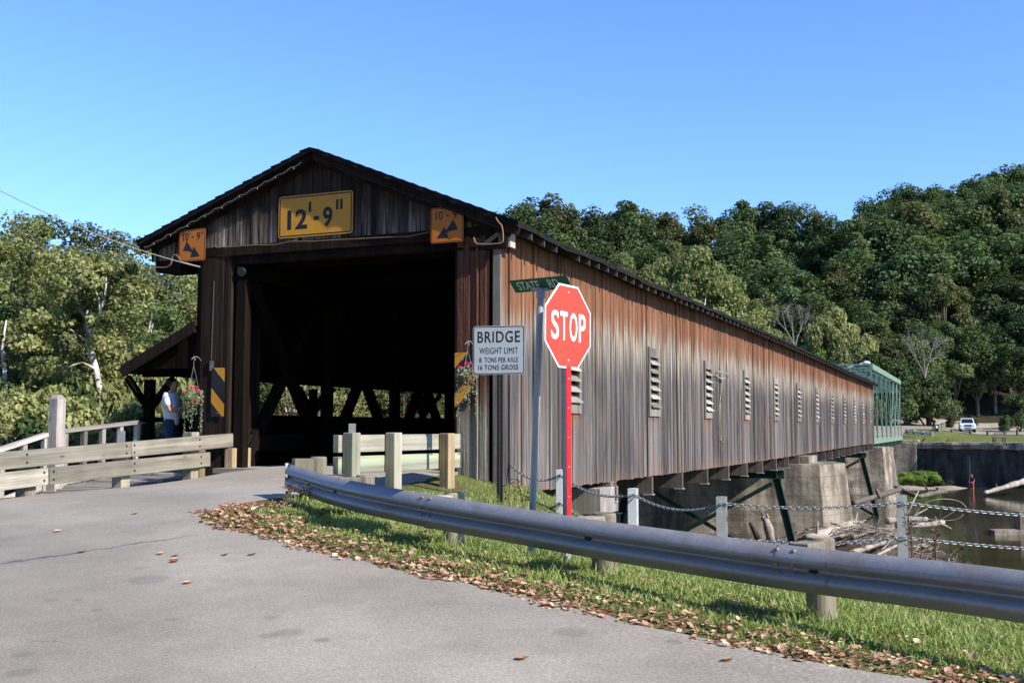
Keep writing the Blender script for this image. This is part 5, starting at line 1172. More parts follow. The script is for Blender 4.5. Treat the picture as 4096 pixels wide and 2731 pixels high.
# ------------------------------------------------------------------ driftwood, stub in the river
def log(pts, r0, r1, label, mat='drift', name='driftwood_log', grp='bleached logs jammed at the middle pier', forks=()):
    rr = random.Random(len(label)*7+int(pts[0].x*10)); P = catmull(pts, max(.12, (pts[-1]-pts[0]).length/16)); n_ = len(P); m = MB()
    P = [p + Vector((rr.uniform(-1,1),rr.uniform(-1,1),rr.uniform(-1,1)))*r0*.10 for p in P]
    m.tube(P, [(r0+(r1-r0)*i/(n_-1))*(1+rr.uniform(-.16,.16)) for i in range(n_)], 9)
    for _ in range(3): k = rr.randrange(1, n_-1); d = Vector((rr.uniform(-1,1), rr.uniform(-.6,.6), rr.uniform(.1,1))).normalized(); m.tube([P[k], P[k]+d*r0*1.6, P[k]+d*r0*(2+rr.random()*2)], [r0*.26, r0*.17, r0*.06], 6)
    for k, d, ln in forks:
        b = P[int(k*(n_-1))]; m.tube([b, b+Vector(d)*ln*.5+Vector((0,0,.03)), b+Vector(d)*ln], [r1*.6, r1*.42, r1*.18], 7)
    o = m.build(name, M[mat], None, smooth=True); return tag(o, label, 'log', grp)
A3 = lambda *t: [at(*q_) for q_ in t]
log(A3((3228,2163,44.5),(3310,2130,45),(3425,2096,46)), .25, .20, 'thickest pale log leaning up against the middle pier')
log(A3((3545,2082,48),(3620,2076,48.5),(3708,2076,49)), .17, .10, 'smooth pale log behind the grey chain post', forks=((.5,(.5,.3,.75),1.6),(.65,(.7,.2,.35),1.2)))
log(A3((3590,2100,47),(3690,2099,47.4),(3774,2087,48)), .14, .11, 'pale log with a forked right end out over the water', forks=((.8,(.9,.1,-.35),.7),(.3,(-.3,.2,.9),.8)))
log(A3((3408,2150,45.5),(3490,2128,46),(3576,2113,46.5)), .09, .05, 'thin pale log lying across the middle of the driftwood heap')
log(A3((3400,2212,43.5),(3490,2184,44),(3530,2172,44.2),(3590,2150,44.6)), .11, .06, 'long pale branch in front of the driftwood heap', forks=((.7,(.8,.2,.15),1.0),))
log(A3((3505,2222,43),(3585,2180,43.6)), .07, .045, 'thin pale log low at the right foot of the heap')
log(A3((3630,2102,47),(3700,2075,47)), .05, .03, 'slim forked stick rising from the right of the heap')
log(A3((3412,2013,57),(3500,1985,58),(3600,1957,60)), .16, .13, 'long brown log lying across the foot of the far pier', 'driftdark', grp=None)
log(A3((3582,1947,74),(3625,1967,73),(3672,1984,72),(3720,1975,72.5),(3782,1963,73)), .13, .17, 'dark bowed trunk lying in the water beyond the driftwood', 'driftdark', grp=None, forks=((.75,(-.35,0,.6),1.3),))
log(A3((3936,1971,95),(4010,1950,95.5),(4130,1914,97)), .16, .30, 'pale trunk slanting out of the river at the right edge', grp=None)
log(A3((3520,1990,56),(3505,1955,56)), .10, .07, 'short pale stub standing against the far pier', grp=None)
st = empty('tree_stump', at(3065,2160,43.), 0, 'jagged upright broken stump at the left of the driftwood', 'stump'); S0 = Vector(st.location); m = MB()
m.tube([q_-S0 for q_ in A3((3085,2170,43),(3081,2140,43),(3074,2110,43),(3066,2085,43.1),(3058,2064,43.1))], [.20,.17,.19,.14,.10], 9)
for a_, b_ in (((3062,2080),(3037,2037)),((3052,2075),(3046,2055)),((3070,2075),(3066,2052)),((3078,2120),(3092,2098))): m.tube([q_-S0 for q_ in A3((*a_,43.1),((a_[0]+b_[0])/2+3,(a_[1]+b_[1])/2,43),(*b_,43.15))], [.085,.06,.012], 6); m.build('trunk', M['drift'], st, smooth=True); m = MB(); m.tube([q_-S0 for q_ in A3((3032,2155,43),(3022,2130,43),(3012,2110,43),(2998,2090,43.2))], [.13,.11,.09,.045], 8); m.build('dark_root', M['driftdark'], st, smooth=True); m = MB(); m.tube([q_-S0 for q_ in A3((3095,2165,43),(3100,2140,43),(3092,2122,43))], [.12,.12,.07], 8); m.build('root', M['drift'], st, smooth=True)
# debris heap and twigs
m = MB(); G = []
hc = at(3400, 2190, 45.5)
for i in range(16):
    v = i/15*2-1; G.append([(hc.x+u*4.6, hc.y+v*3.2, -6.0+1.7*max(0,1-u*u*.9-v*v)*(.75+.25*math.sin(u*9+v*5)) ) for u in np.linspace(-1,1,26)])
m.grid(G); tag(m.build('debris_bank', M['g_mud'], smooth=True), kind='structure')
m = MB(); rr = random.Random(5)
for i in range(900):
    u, v = rr.uniform(-1,1), rr.uniform(-1,1)
    if u*u+v*v > 1: continue
    c = Vector((hc.x+u*4.7, hc.y+v*3.2, -5.9+1.75*max(0,1-u*u-v*v)+rr.uniform(0,.28))); t = rr.gauss(.25,.9); d = Vector((math.cos(t), math.sin(t)*.6, rr.gauss(0.05,.28))); L = rr.uniform(.25,1.3)
    m.tube([c-d*L*.5, c+Vector((rr.uniform(-.06,.06),0,rr.uniform(-.05,.05))), c+d*L*.5], [.022*rr.uniform(.5,1.6), .016, .006], 4, True, rr.random(), int(rr.random() < .45))
tag(m.build('driftwood_twigs', [M['drift'], M['driftdark']]), kind='stuff')
for pts, lb in (((( 3640,2088,47),(3690,2020,47),(3740,1998,47),(3800,1996,47),(3845,2008,47),(3866,2030,47)), 'long thin arching twig above the driftwood heap'), (((3690,2072,47),(3770,2081,47),(3830,2075,47),(3854,2055,47)), 'low thin curved twig bending over the water'), (((3760,2078,47),(3800,2055,47),(3830,2035,47)), 'short thin twig bending over the water')):
    m = MB(); m.tube(catmull(A3(*pts), .15), .014, 5); o = m.build('twig', M['drift'], None, smooth=True); tag(o, lb, 'twig')
p = at(4084, 2122, 61.); m = MB(); m.b2(-.18,1.0,-.3,.5,-1.6,1.18); o = m.build('concrete_pillar', M['roughcon'], None, bevel=.03); o.location = (p.x,p.y,-5.72); tag(o, 'square concrete pillar standing in the river at the right edge', 'pillar')
m = MB(); m.b2(-.75,.75,-.4,.5,-1.,.24); p = at(4020, 2126, 60.5); o = m.build('concrete_block', M['roughcon'], None, bevel=.04); o.location = (p.x,p.y,-5.72); tag(o, 'flat pale concrete block awash beside the pillar', 'block')

# ------------------------------------------------------------------ foliage kit
def raw_mesh(name, V, F4, rnd, mat):
    me = bpy.data.meshes.new(name); n = len(V); k = len(F4); s_ = F4.shape[1]
    me.vertices.add(n); me.vertices.foreach_set('co', V.astype(np.float32).ravel()); me.loops.add(k*s_); me.loops.foreach_set('vertex_index', F4.astype(np.int32).ravel())
    me.polygons.add(k); me.polygons.foreach_set('loop_start', np.arange(0, k*s_, s_, dtype=np.int32)); me.update(calc_edges=True)
    a = me.attributes.new('rnd', 'FLOAT', 'FACE'); a.data.foreach_set('value', rnd.astype(np.float32)); me.materials.append(mat); return me
def leaf_cloud(C, rad, per, size, seed, cc=None, flat=.75, up=.35, shell=.55):
    g = np.random.default_rng(seed); n = len(C)*per; ci = np.repeat(np.arange(len(C)), per); d = g.normal(size=(n,3)); d /= np.linalg.norm(d,axis=1)[:,None]
    rr = (shell + (1-shell)*g.random(n)**.6); rr = np.where(g.random(n) < .18, g.random(n)*1.25, rr)
    P = C[ci] + d*np.array([1,1,flat])*(rad[ci]*rr)[:,None]
    cc = C.mean(0) if cc is None else cc
    out = P-cc; out /= np.linalg.norm(out,axis=1)[:,None]+1e-6
    N = d*.45 + out*.35 + g.normal(size=(n,3))*.55 + np.array([0,0,up]); N /= np.linalg.norm(N,axis=1)[:,None]
    A = np.cross(N, g.normal(size=(n,3))); A /= np.linalg.norm(A,axis=1)[:,None]; Bv = np.cross(N, A); s_ = size*(.65+.7*g.random(n))[:,None]
    V = np.stack([P-A*s_*.5, P+Bv*s_*.42+N*s_*.10, P+A*s_*.6, P-Bv*s_*.42+N*s_*.10], 1).reshape(-1,3)
    ct = g.random(len(C)); rnd = np.clip(.55*ct[ci]+.45*g.random(n), 0, 1); rnd = np.where(g.random(n) < .03, 1., rnd*.97)
    return V, np.arange(n*4).reshape(-1,4), rnd
def tree_proto(name, seed, h, wd, base, ncl, cr, per, leaf, mat, bark, trunk_r=.28, label='', cat='tree', group=None, top_bias=1., limbs=12, lean=0., fork=None, flat=.75):
    g = np.random.default_rng(seed); r = empty(name, (0,0,-500), 0, label, cat, group)
    C = []; ph = g.random(6)*6.28
    while len(C) < ncl:
        p = g.uniform(-1,1,3); q_ = np.linalg.norm(p)
        if q_ > 1 or (q_ < .45 and g.random() < .7): continue
        a = math.atan2(p[1], p[0]); k = .80 + .16*math.sin(2*a+ph[0]+p[2]*2) + .12*math.sin(3*a+ph[1]-p[2]*3)
        zz = p[2]; wz = (1-.35*zz) if zz > 0 else (1+.12*zz)
        C.append((p[0]*wd*.5*k*wz, p[1]*wd*.5*k*wz, base+(h-base)*(.5+.5*zz*(.92+.1*math.sin(a+ph[2])))))
    C = np.array(C); rad = cr*(.65+.7*g.random(len(C)))
    C[:,2] = np.minimum(C[:,2], h-rad*.5)
    V, F, rnd = leaf_cloud(C, rad, per, leaf, seed+1, np.array([0,0,base+(h-base)*.42]), flat)
    me = raw_mesh('crown', V, F, rnd, mat); o = bpy.data.objects.new('crown', me); COL.objects.link(o); o.parent = r
    m = MB(); tp = Vector((lean, g.uniform(-.4,.4), h*.82)); P = [Vector((lean*t*t+.12*math.sin(t*5+ph[3])*t, .12*math.sin(t*4+ph[4])*t, -1.+(tp.z+1)*t)) for t in np.linspace(0,1,9)]
    m.tube(P, [trunk_r*(1.15-t*1.0)+.02 for t in np.linspace(0,1,9)], 9)
    for i in g.choice(len(C), min(limbs, len(C)), False):
        c = Vector(C[i]); t = min(max((c.z*.55)/tp.z, .2), .85); s_ = P[int(t*8)]; mid = s_.lerp(c, .5)+Vector((0,0,.06*(c-s_).length))
        m.tube([s_, mid, c], [trunk_r*(1-t)*.55+.03, trunk_r*.22+.02, .02], 6)
    m.build('trunk', bark, r, smooth=True); return r, h
def place(proto, x, y, top, label='', group=None, wscale=1., rz=None, z0=None, name=None):
    root, h0 = proto; z = Hs(x, y)-.2 if z0 is None else z0; s_ = max((top-z)/h0, .15)
    r = copy_tree(root, (x, y, z), rz if rz is not None else random.uniform(0, 6.28), (s_*wscale, s_*wscale, s_), label, group)
    if name: r.name = name
    return r
TG_L = 'trees on the near bank left of the bridge'; TG_H = 'trees of the far wooded hillside'
HP = [tree_proto('oak_tree', 21, 17, 11.5, 4.2, 46, 1.55, 270, .36, M['leaf_dark'], M['bark'], .3), tree_proto('oak_tree', 22, 17, 10, 4.6, 42, 1.5, 270, .35, M['leaf_dark'], M['bark'], .3),
      tree_proto('maple_tree', 23, 17, 11, 3.6, 46, 1.5, 270, .35, M['leaf_mid'], M['bark'], .28), tree_proto('maple_tree', 24, 17, 9.5, 4.5, 38, 1.5, 270, .35, M['leaf_mid'], M['bark'], .28),
      tree_proto('turning_tree', 25, 17, 9.5, 4.0, 40, 1.35, 240, .33, M['leaf_olive'], M['bark'], .26),
      tree_proto('slender_tree', 26, 17, 7.5, 5.0, 30, 1.05, 230, .32, M['leaf_olive'], M['bark'], .2, top_bias=1., limbs=20), tree_proto('oak_tree', 27, 17, 14, 5.5, 52, 1.45, 250, .36, M['leaf_mid'], M['bark'], .34, limbs=20, flat=.6)]
SP = [tree_proto('sycamore_tree', 31, 12, 6.4, 2.0, 88, .74, 260, .135, M['leaf_syc'], M['sycbark'], .20, limbs=34), tree_proto('sycamore_tree', 32, 12, 5.6, 2.2, 76, .72, 260, .135, M['leaf_syc'], M['sycbark'], .18, limbs=30),
      tree_proto('turning_tree', 33, 12, 6.0, 2.0, 76, .74, 400, .135, M['leaf_olive'], M['bark'], .20, limbs=16), tree_proto('maple_tree', 34, 12, 6.2, 1.8, 78, .74, 400, .14, M['leaf_mid'], M['bark'], .20, limbs=16)]
SP.append(tree_proto('sycamore_tree', 35, 20, 11, 3, 90, 1.1, 230, .30, M['leaf_pale'], M['sycbark'], .25, limbs=20))
BP = [tree_proto('bush', 41, 3, 3.6, .25, 44, .48, 330, .11, M['leaf_syc'], M['bark'], .06, limbs=10), tree_proto('bush', 42, 3, 3.4, .25, 40, .48, 330, .105, M['leaf_mid'], M['bark'], .06, limbs=10), tree_proto('bush', 43, 3, 3.2, .2, 36, .46, 300, .10, M['leaf_bright'], M['bark'], .05, limbs=8),
      tree_proto('bush', 44, 3, 3.2, .2, 34, .46, 260, .11, M['leaf_rust'], M['bark'], .05, limbs=8)]
# left bank
LT = [(-70,868,47,0,'tall sycamore at the extreme left edge'),(35,858,49,1,'tall sycamore second from the left edge'),(118,842,51,0,'tallest pale green sycamore on the left skyline'),(212,866,58,3,'dark topped tree behind the tallest left sycamore'),(322,888,55,2,'brownish turning tree on the left skyline under the wire'),
      (408,930,58,2,'rounded turning tree below the wire, lower than its neighbour'),(300,960,44,1,'sycamore standing behind the white forked trunk'),(480,980,47,0,'sycamore near the left tip of the bridge roof'),(556,1000,45,1,'sycamore under the left eave box'),(655,1020,47,0,'sycamore just left of the portal corner'),
      (770,1010,52,1,'sycamore half hidden by the left portal corner'),(90,1040,43,0,'lower sycamore in front of the left skyline'),(-10,1090,42,3,'dark green tree low at the left edge'),(190,1120,42,1,'low sycamore behind the tall wooden post'),(520,1170,42,0,'low sycamore behind the walkway roof'),(660,1210,40,3,'green tree seen between the walkway posts')]
for px, ty, D, v, lb in LT:
    t = at(px, ty, D); place(SP[v], t.x, t.y, t.z, lb, TG_L, 1.0 if v < 2 else 1.1, z0=Hs(t.x,t.y)-.2)
BT_ = [(930,1380,66,0),(1060,1370,70,3),(1180,1360,64,0),(1290,1370,72,2),(1400,1350,68,0),(1500,1370,74,1),(1610,1360,70,2),(1720,1370,76,0),(1830,1360,80,1)]
for px, ty, D, v in BT_:
    t = at(px, ty, D); place(SP[v], t.x, t.y, 7.5, 'tree glimpsed through the open strip in the dark interior of the bridge', 'trees seen through the bridge', 1.1, z0=-4.6)
for k, (px, ty, D, v) in enumerate([(-40,1600,27,0),(60,1570,29,0),(150,1640,26,1),(230,1560,31,0),(310,1620,27,0),(390,1580,29,1),(470,1560,31,0),(540,1640,26.5,0),(610,1580,30,0),(690,1600,31,1),(740,1640,29,0),(820,1620,33,0),(20,1450,33,1),(420,1420,34,0),(600,1400,35,0),(270,1480,33,1),(130,1400,35,0),(520,1500,33,1)]):
    t = at(px, ty, D); z0 = Hs(t.x, t.y)-.2; place(BP[v], t.x, t.y, t.z, 'leafy bush on the slope behind the ramp railing', 'bushes behind the ramp railing', max(.55, 2.9/max(t.z-z0, 1.5)), z0=z0)
for k, (px, D) in enumerate([(960,60),(1100,57),(1230,62),(1350,58),(1470,64),(1590,60),(1700,66),(1800,62)]):
    t = at(px, 1600, D); place(BP[(0,3,2,0,2,3,2,0)[k]], t.x, t.y, .6, 'bush glimpsed through the open strip in the dark interior of the bridge', 'bushes seen through the bridge', .8, z0=-5.2)
# the sycamore with a white forked trunk
fk = empty('sycamore_tree', at(432,1850,33.), 0, 'slender sycamore with a white forked trunk behind the ramp railing', 'tree', TG_L); F0 = Vector(fk.location); m = MB()
def limb(pts, r0, r1): 
    P = catmull([q_-F0 for q_ in A3(*pts)], .25); n_ = len(P); m.tube(P, [r0+(r1-r0)*i/(n_-1) for i in range(n_)], 8); return P
trunk = limb([(455,1840,33),(425,1700,33),(400,1570,33),(385,1480,33),(362,1400,33),(352,1345,33)], .12, .08)
l1 = limb([(352,1345,33),(338,1280,33.2),(322,1220,33.3),(312,1160,33.4),(322,1120,33.4),(338,1085,33.4)], .06, .025); l2 = limb([(356,1350,33),(380,1300,32.8),(402,1240,32.7),(388,1180,32.7),(378,1150,32.7)], .065, .03)
l3 = limb([(402,1240,32.7),(420,1180,32.6),(424,1110,32.6),(418,1070,32.6)], .04, .018); l4 = limb([(355,1370,33),(320,1345,32.8),(270,1310,32.7),(225,1290,32.6)], .04, .012); l5 = limb([(385,1480,33),(330,1450,32.6),(270,1470,32.5)], .04, .015); l6 = limb([(378,1150,32.7),(350,1120,32.8),(300,1070,33),(285,1020,33)], .03, .012)
m.build('trunk', M['sycbark'], fk, smooth=True)
g = np.random.default_rng(77); C = np.array([tuple(p) for L_ in (l1,l2,l3,l4,l5,l6) for p in L_[2::2]]); C = np.vstack([C + g.normal(size=C.shape)*[.6,.5,.45], C + g.normal(size=C.shape)*[.9,.6,.6]])
keep = np.ones(len(C), bool)
C = np.vstack([C + np.array([0,.75,0]), C[::2] + np.array([0,-.45,0]), C[1::3] + g.normal(size=C[1::3].shape)*.5])
V, F, rnd = leaf_cloud(C, .36*(.6+.7*g.random(len(C))), 130, .125, 78); o = bpy.data.objects.new('crown', raw_mesh('crown', V, F, rnd, M['leaf_syc'])); COL.objects.link(o); o.parent = fk
for px0, px1, D, lb in ((20,45,34,'grey trunk at the left edge behind the ramp'), (8,30,33,'second grey trunk at the left edge')):
    r = empty('tree', at(px1,1820,D), 0, lb, 'tree', TG_L); F0 = Vector(r.location); m = MB(); m.tube([q_-F0 for q_ in A3((px1,1840,D),(px1-4,1650,D),(px0+10,1480,D),(px0,1380,D),(px0+18,1280,D))], [.085,.075,.065,.05,.02], 8); m.build('trunk', M['sycbark'], r, smooth=True)
    C = np.array([tuple(Vector((0,.6,3.2+i*.35))+Vector((random.uniform(-.9,.9),random.uniform(-.3,.6),random.uniform(-.5,.5)))) for i in range(9)]); V, F, rnd = leaf_cloud(C, np.full(9,.42), 160, .125, 80); o = bpy.data.objects.new('crown', raw_mesh('crown', V, F, rnd, M['leaf_syc'])); COL.objects.link(o); o.parent = r
# far hill, skyline first: px, top y, distance, kind
SKY = [(1960,850,176,1),(2045,838,180,0,),(2110,800,184,1),(2170,822,178,2),(2215,775,182,5),(2262,815,180,5),(2330,850,186,2),(2400,838,186,0),(2470,812,186,2),(2545,798,188,6),(2615,838,185,2),(2690,850,182,5),(2755,830,184,3),(2825,862,180,5),(2890,940,178,3),(2935,842,186,1),(2995,800,190,6),(3065,806,190,2),(3130,812,188,0),(3200,826,186,3),(3255,850,184,5),(3320,858,182,3),(3385,868,182,2),(3440,858,184,5),(3500,795,190,0),(3560,758,192,1),(3630,735,194,0),(3700,748,194,6),(3765,745,196,0),(3830,738,196,1),(3890,705,202,0),(3945,690,206,6),(4005,672,208,0),(4070,668,208,1),(4150,660,208,0)]
DESC = {'oak_tree': ('dark green', 'oak'), 'maple_tree': ('mid green', 'maple'), 'turning_tree': ('brownish turning', 'tree'), 'slender_tree': ('slender airy', 'tree')}
def hilltree(px, ty, D, v, lb, ws=1.): t = at(px, ty, D); place(HP[v], t.x, t.y, t.z, lb, TG_H, ws)
SPEC = {2045:'dark rounded tree on the skyline just above the right eave box', 2215:'tall thin yellowish tree on the skyline above the street name blade', 2545:'broad dark tree on the skyline above the stop sign', 2825:'brownish tree at the right shoulder of the broad skyline crown', 2995:'dark pointed crown right of the notch in the skyline', 3385:'lowest tree in the dip of the skyline before the right hand rise', 3630:'high rounded crown where the right hand skyline rises', 4070:'highest tree on the skyline at the right edge', 3890:'dark crown stepping up towards the right edge'}
for px, ty, D, v in SKY:
    nm = HP[v][0].name.split('.')[0]; a = DESC.get(nm, ('green','tree')); hilltree(px, ty, D, v, SPEC.get(px, f'{a[0]} {a[1]} among the crowns of the far skyline'), .9 if px in (2215,2262) else 1.0)
rr = random.Random(17)
for row, (D, top, p0, p1, st_) in enumerate(((174,31,1950,4150,92),(165,24.5,2200,4160,92),(157,18.5,2500,4180,92),(151,12.5,3050,4190,88))):
    px = p0
    while px < p1:
        lift = np.interp(px, [1900,3300,3600,4100], [-1.,-1.5,3.5,7.0])*(1 if row < 2 else .5); v = rr.choice((0,1,2,3,3,4,5,5,6,6) if row < 3 else (1,2,3,4,3))
        z = top+lift+rr.uniform(-1.6,1.6); X = (px-2048)/FPX*D; nm = HP[v][0].name.split('.')[0]; a = DESC.get(nm, ('green','tree'))
        if X < 112: place(HP[v], X, D+rr.uniform(-3,3), z, f'{a[0]} {a[1]} inside the mass of the far wooded hillside', TG_H, rr.uniform(.95,1.2))
        px += st_*rr.uniform(.8,1.15)
for px, ty, D, v, lb, ws in ((2770,985,119,0,'bright yellow green sycamore rising behind the middle of the bridge roof',.9),(2850,1060,121,1,'yellow green sycamore right of the tallest bright one behind the roof',.85),(2670,1045,122,1,'bright sycamore left of the tallest one behind the roof',.8),(2590,1060,124,0,'low yellow green sycamore crown along the roof right of the stop sign',.8),(2955,1100,122,0,'olive sycamore above the falling roof line',.95),(3050,1175,124,1,'light green sycamore beside the bare grey tree',.95),(2520,1010,126,1,'pale green crown just over the roof above the stop sign',.7)):
    t = at(px, ty, D); r = place(SP[4], t.x, t.y, t.z, lb, 'bright sycamores on the far bank', ws*.95, z0=Hs(t.x,t.y)-.3)
for px, ty, D, v, sz in ((3290,1275,136,0,.5),(3350,1245,138,0,.5),(3265,1350,134,2,.45),(3330,1380,135,1,.7),(3410,1350,138,1,.8),(3530,1430,140,1,.9),(3620,1480,143,1,1.),(3760,1385,158,3,.4),(3700,1450,143,1,1.),(3880,1660,140,1,.7),(4020,1655,140,1,.7),(3800,1660,142,1,.7),(3720,1680,144,1,.6),(4080,1560,142,1,.9),(3460,1400,132,1,1.)):
    t = at(px, ty, D); place(BP[v], t.x, t.y, t.z, ['yellow green bush at the foot of the far wood','green bush at the foot of the far wood','bright yellow green bush at the foot of the far wood','rusty orange bush at the foot of the far wood'][v], 'bushes at the foot of the far wood', sz*(1.0 if t.z > 5 else 1.), name=None)
for k, (px, ty, v, sc) in enumerate(((3612,1880,2,1.3),(3645,1890,2,1.2),(3680,1874,2,1.25),(3728,1878,2,1.1),(3700,1900,1,1.4),(3760,1912,1,1.5),(3795,1918,1,1.3),(3590,1905,2,1.2))):
    t = at(px, ty, 108.5); place(BP[v], t.x, t.y, t.z, ('bright green shrub on the gravel bar below the river wall' if v == 2 else 'low dark green shrub on the gravel bar below the river wall'), 'shrubs on the gravel bar', sc, z0=-5.6)
def bare_tree(px, py, D, h_, seed, label):
    p = at(px, py, D); r = empty('bare_tree', p, 0, label, 'tree', None); rr = random.Random(seed); m = MB()
    def br(a, d, ln, r0, dep):
        b = a + d*ln; mid = a.lerp(b, .5)+Vector((rr.uniform(-.06,.06),rr.uniform(-.06,.06),.02))*ln; m.tube([a,mid,b], [r0, r0*.8, r0*.55], 5 if dep > 1 else 4, False)
        if dep == 0: return
        for _ in range(3 if dep > 1 else 4): q_ = (d + Vector((rr.gauss(0,.42),rr.gauss(0,.3),rr.gauss(.05,.28)))).normalized(); br(mid.lerp(b, rr.uniform(.1,1.)), q_, ln*rr.uniform(.55,.8), r0*.5, dep-1)
    for a in (-.55, -.1, .35): br(Vector((0,0,-.4)), Vector((a, rr.uniform(-.2,.2), 1)).normalized(), h_*.36, .10, 4)
    m.build('trunk', M['bare'], r)
bare_tree(3180, 1372, 123, 6.2, 3, 'bare grey tree above the far part of the bridge roof'); bare_tree(3700, 1500, 139, 7.5, 8, 'bare tangled grey tree in the dark wood above the steel bridge')
for k, (x_, y_, t_) in enumerate(((-34,-10,17),(-25,-15,20),(-19,-8,18),(-12,-14,21),(-6,-8.5,19),(-3,-15,21),(1,-12,17),(-9,-24,23),(1,-25,23),(12,-30,23),(-42,2,15),(20,-38,22),(-22,-28,23))):  # unseen trees added to cut skylight on the portal and rail
    place(HP[k % 4], x_, y_, t_, 'unseen tree added behind the camera to block skylight, outside the picture', 'trees added behind the camera to block skylight', 1.3)
for P_ in HP+SP+BP:
    for c in list(P_[0].children): bpy.data.objects.remove(c)
    bpy.data.objects.remove(P_[0])

# ------------------------------------------------------------------ grass, fallen leaves, weeds
g = np.random.default_rng(5)
def bank_ok(x, y): return y < np.interp(x, YBX, YBY)+2.5
n = 430000; x = g.uniform(-3.7, 7.5, n); y = g.uniform(4.2, 18.6, n); e = x - xr(y); 
sx, sy = b_of(0, 0); 
ok = (e > .05+.35*g.random(n)**2) & bank_ok(x, y) & ((x < 4.5) | (y < 13)) & ~((y > 16.5) & (x < .9) & (g.random(n) < .5)) & (x < .62*y)
patch = .5+.5*np.sin(x*2.1+1.7*np.sin(y*1.3))*np.cos(y*1.9+np.sin(x*1.6)); dens = np.clip((e-.1)/.9, .10, 1)*(.45+.55*patch)*np.clip(10.5/np.maximum(y,5), .3, 1.3)
ok &= g.random(n) < dens; x, y, e, patch = x[ok], y[ok], e[ok], patch[ok]
tb = [(p_.x, p_.y) for p_ in pw] + [(stop.location.x, stop.location.y), (ss.location.x, ss.location.y), (limit_sign.location.x, limit_sign.location.y)]
tx = np.concatenate([g.normal(px_, .15, 170) for px_, _ in tb]); ty = np.concatenate([g.normal(py_-.05, .13, 170) for _, py_ in tb]); keep = tx-xr(ty) > .1; tx, ty = tx[keep], ty[keep]
cl_ = g.random((26, 2))*np.array([6., 7.])+np.array([-2.5, 6.]); cx_ = np.concatenate([g.normal(a_, .07, 70) for a_, _ in cl_]); cy_ = np.concatenate([g.normal(b_, .07, 70) for _, b_ in cl_]); keep = (cx_-xr(cy_) > .45) & bank_ok(cx_, cy_); tx = np.concatenate([tx, cx_[keep]]); ty = np.concatenate([ty, cy_[keep]])
tuft = np.concatenate([np.ones(len(x)), 1.7+1.3*g.random(len(tx))]); x = np.concatenate([x, tx]); y = np.concatenate([y, ty]); e = np.concatenate([e, np.ones(len(tx))]); patch = np.concatenate([patch, .35+.3*g.random(len(tx))]); n = len(x); z = np.concatenate([H(a, b) for a, b in zip(np.array_split(x, 40), np.array_split(y, 40))])
h_ = (.022+.034*g.random(n))*(.7+.7*patch)*np.clip(.45+e*.6, .45, 1.); h_ = h_*tuft; tall = g.random(n) < .012; h_ = np.where(tall, h_*2.6, h_)
a = g.uniform(0, 6.283, n); wd = (.0034+.0026*g.random(n))*np.where(tall, .7, 1); lean = h_*(.25+.9*g.random(n)); b = g.uniform(0, 6.283, n)
wx, wy = np.cos(a)*wd, np.sin(a)*wd; lx, ly = np.cos(b)*lean, np.sin(b)*lean
V = np.stack([np.stack([x-wx,y-wy,z-.01],1), np.stack([x+wx,y+wy,z-.01],1), np.stack([x+wx*.8+lx*.4,y+wy*.8+ly*.4,z+h_*.62],1), np.stack([x-wx*.8+lx*.4,y-wy*.8+ly*.4,z+h_*.62],1), np.stack([x+lx+wx*.12,y+ly+wy*.12,z+h_],1), np.stack([x+lx-wx*.12,y+ly-wy*.12,z+h_],1)],1).reshape(-1,3)
i0 = np.arange(n)*6; F = np.concatenate([np.stack([i0,i0+1,i0+2,i0+3],1), np.stack([i0+3,i0+2,i0+4,i0+5],1)])
rq = np.clip(g.random(n)*.75+.25*patch, 0, 1); me = raw_mesh('grass', V, F, np.concatenate([rq, rq]), M['grass'])
go = bpy.data.objects.new('grass', me); COL.objects.link(go); tag(go, kind='stuff')
# fallen leaves: curled, folded along the midrib
def leaf_shape(c, s_, yaw, tilt, curl, roll):
    P = []
    for u, wv in ((-.5,.02),(-.22,.36),(.08,.42),(.34,.24),(.58,.02)):
        for q_ in (-1, 0, 1): P.append(Vector((u*s_, q_*wv*s_, s_*(curl*(u*u*1.5)+abs(q_)*wv*curl*1.3))))
    Mx = Matrix.Rotation(yaw, 3, 'Z') @ Matrix.Rotation(tilt, 3, 'Y') @ Matrix.Rotation(roll, 3, 'X')
    return [Vector(c)+Mx @ p for p in P], [(i*3+j, i*3+j+1, (i+1)*3+j+1, (i+1)*3+j) for i in range(4) for j in range(2)]
m = MB(); rr = random.Random(12); cnt = 0
while cnt < 5000:
    yy = rr.uniform(4.6, 13.0); k = rr.random()
    wdt = np.interp(yy, [4.6, 7, 9.5, 11.5, 12.5], [.95, .75, .75, .85, .5]); ee = rr.betavariate(1.5, 2.6)*wdt*1.5 - .12 + .07*math.sin(yy*6.1)+.05*math.sin(yy*14.7)
    if rr.random() < .16: ee = rr.uniform(.2, 2.4)
    clump = .5+.5*math.sin(yy*2.3+ee*3)*math.cos(yy*5.1)
    if rr.random() > (.35+.65*clump)*np.interp(yy, [4.6, 7, 10], [.55, .8, 1.]): continue
    xx = float(xr(yy))+ee
    if xx > .62*yy: continue
    zz = Hs(xx, yy)+rr.uniform(.004, .016)+(.022 if ee > .35 else 0); s_ = rr.choice((.022,.028,.034,.040,.048,.062))*rr.uniform(.8,1.1)
    v, f = leaf_shape((xx, yy, zz), s_, rr.uniform(0, 6.28), rr.gauss(0,.28), rr.uniform(.0,.5)*rr.choice((1,1,-.8)), rr.gauss(0,.30)); m.add(v, f, rr.random()); cnt += 1
tag(m.build('fallen_leaves', M['fallen'], None, smooth=True, fix=False), kind='stuff')
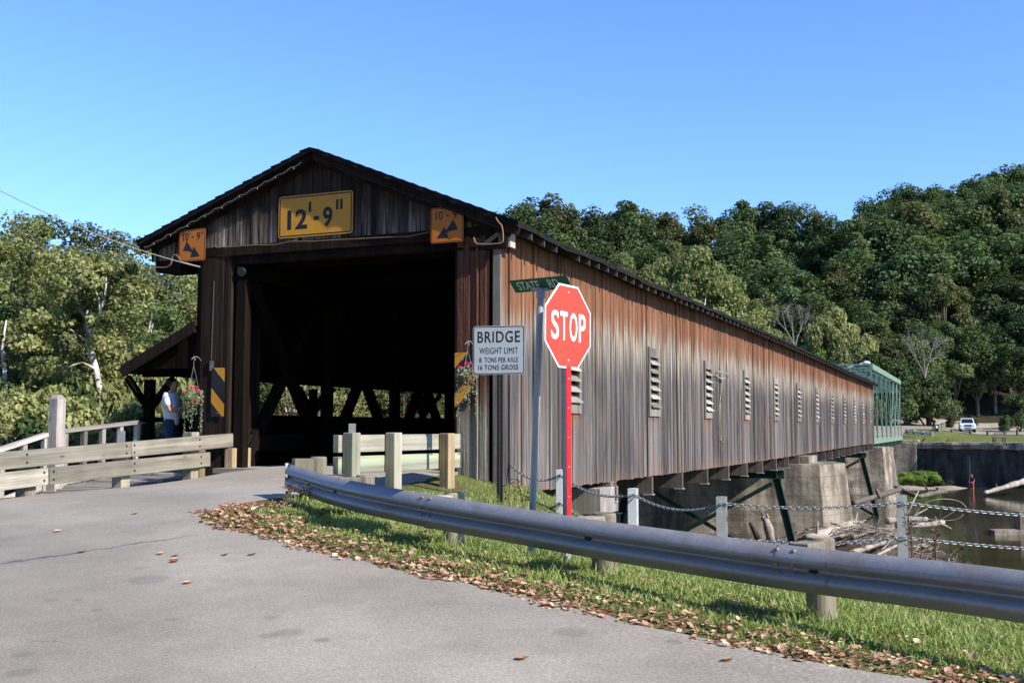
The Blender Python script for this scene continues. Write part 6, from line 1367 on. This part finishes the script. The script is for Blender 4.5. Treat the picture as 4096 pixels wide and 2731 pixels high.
LV = [(232,2121,'curled leaf alone on the road at the far left'),(540,2052,'small tan leaf on the road before the plank fence'),(644,2178,'leaf on the road above the long crack'),(705,2180,'dark leaf on the road right of the crack'),(698,2223,'dark curled leaf in the middle of the road'),(695,2237,'small pale leaf just below the dark curled one'),(750,2331,'reddish leaf alone on the open road'),(327,2203,'tan leaf lying on the long crack'),(906,2142,'long tan leaf just off the leafy verge'),(2086,2634,'leaf on the road at the bottom of the picture'),(2912,2640,'brown leaf on the road at the lower right'),(1010,2150,'leaf at the edge of the leafy verge')]
for px, py, lb in LV:
    z = -1.2; p = None
    for _ in range(8): x_, y_ = g_at(px, py, z); z = Hs(x_, y_)+.012
    m = MB(); v, f = leaf_shape((0,0,0), .075, rr.uniform(0,6.28), 0, .45, .1); m.add(v, f, rr.random()); o = m.build('fallen_leaf', M['fallen'], None, smooth=True, fix=False); o.location = (x_, y_, z-.003); tag(o, lb, 'leaf', 'single leaves on the road')
for px, py, D, n_, hh, lb in ((3705,2230,12.5,7,.62,'dry brown weed stalks behind the guardrail at the right'),(3750,2240,12.3,4,.42,'second clump of dry weed stalks behind the guardrail'),(2080,2050,14.5,6,.45,'weed stalks under the corner of the bridge'),(1180,2010,12.6,7,.22,'reddish weed sprigs at the left end of the guardrail')):
    p = at(px, py, D); zg = Hs(p.x, p.y); r = empty('weed', (p.x,p.y,zg), 0, lb, 'weed'); hh2 = max(hh, p.z-zg+hh); m = MB()
    for i in range(n_):
        x_, y_ = rr.uniform(-.22,.22), rr.uniform(-.1,.1); l_ = rr.uniform(-.15,.15); h3 = hh2*rr.uniform(.75,1.); m.tube([(x_,y_,-.05),(x_+l_*.4,y_,h3*.6),(x_+l_,y_,h3)], [.006,.005,.003], 4)
        for q_ in range(7): zz = h3*rr.uniform(.55,1.); a_ = rr.uniform(0,6.28); c_ = Vector((x_+l_*zz/h3,y_,zz)); v, f = leaf_shape(c_+Vector((.02*math.cos(a_),.02*math.sin(a_),0)), .045, a_, -.5, .3, 0); m.add(v, f, rr.random())
    m.build('stalks', M['stalk'], r)
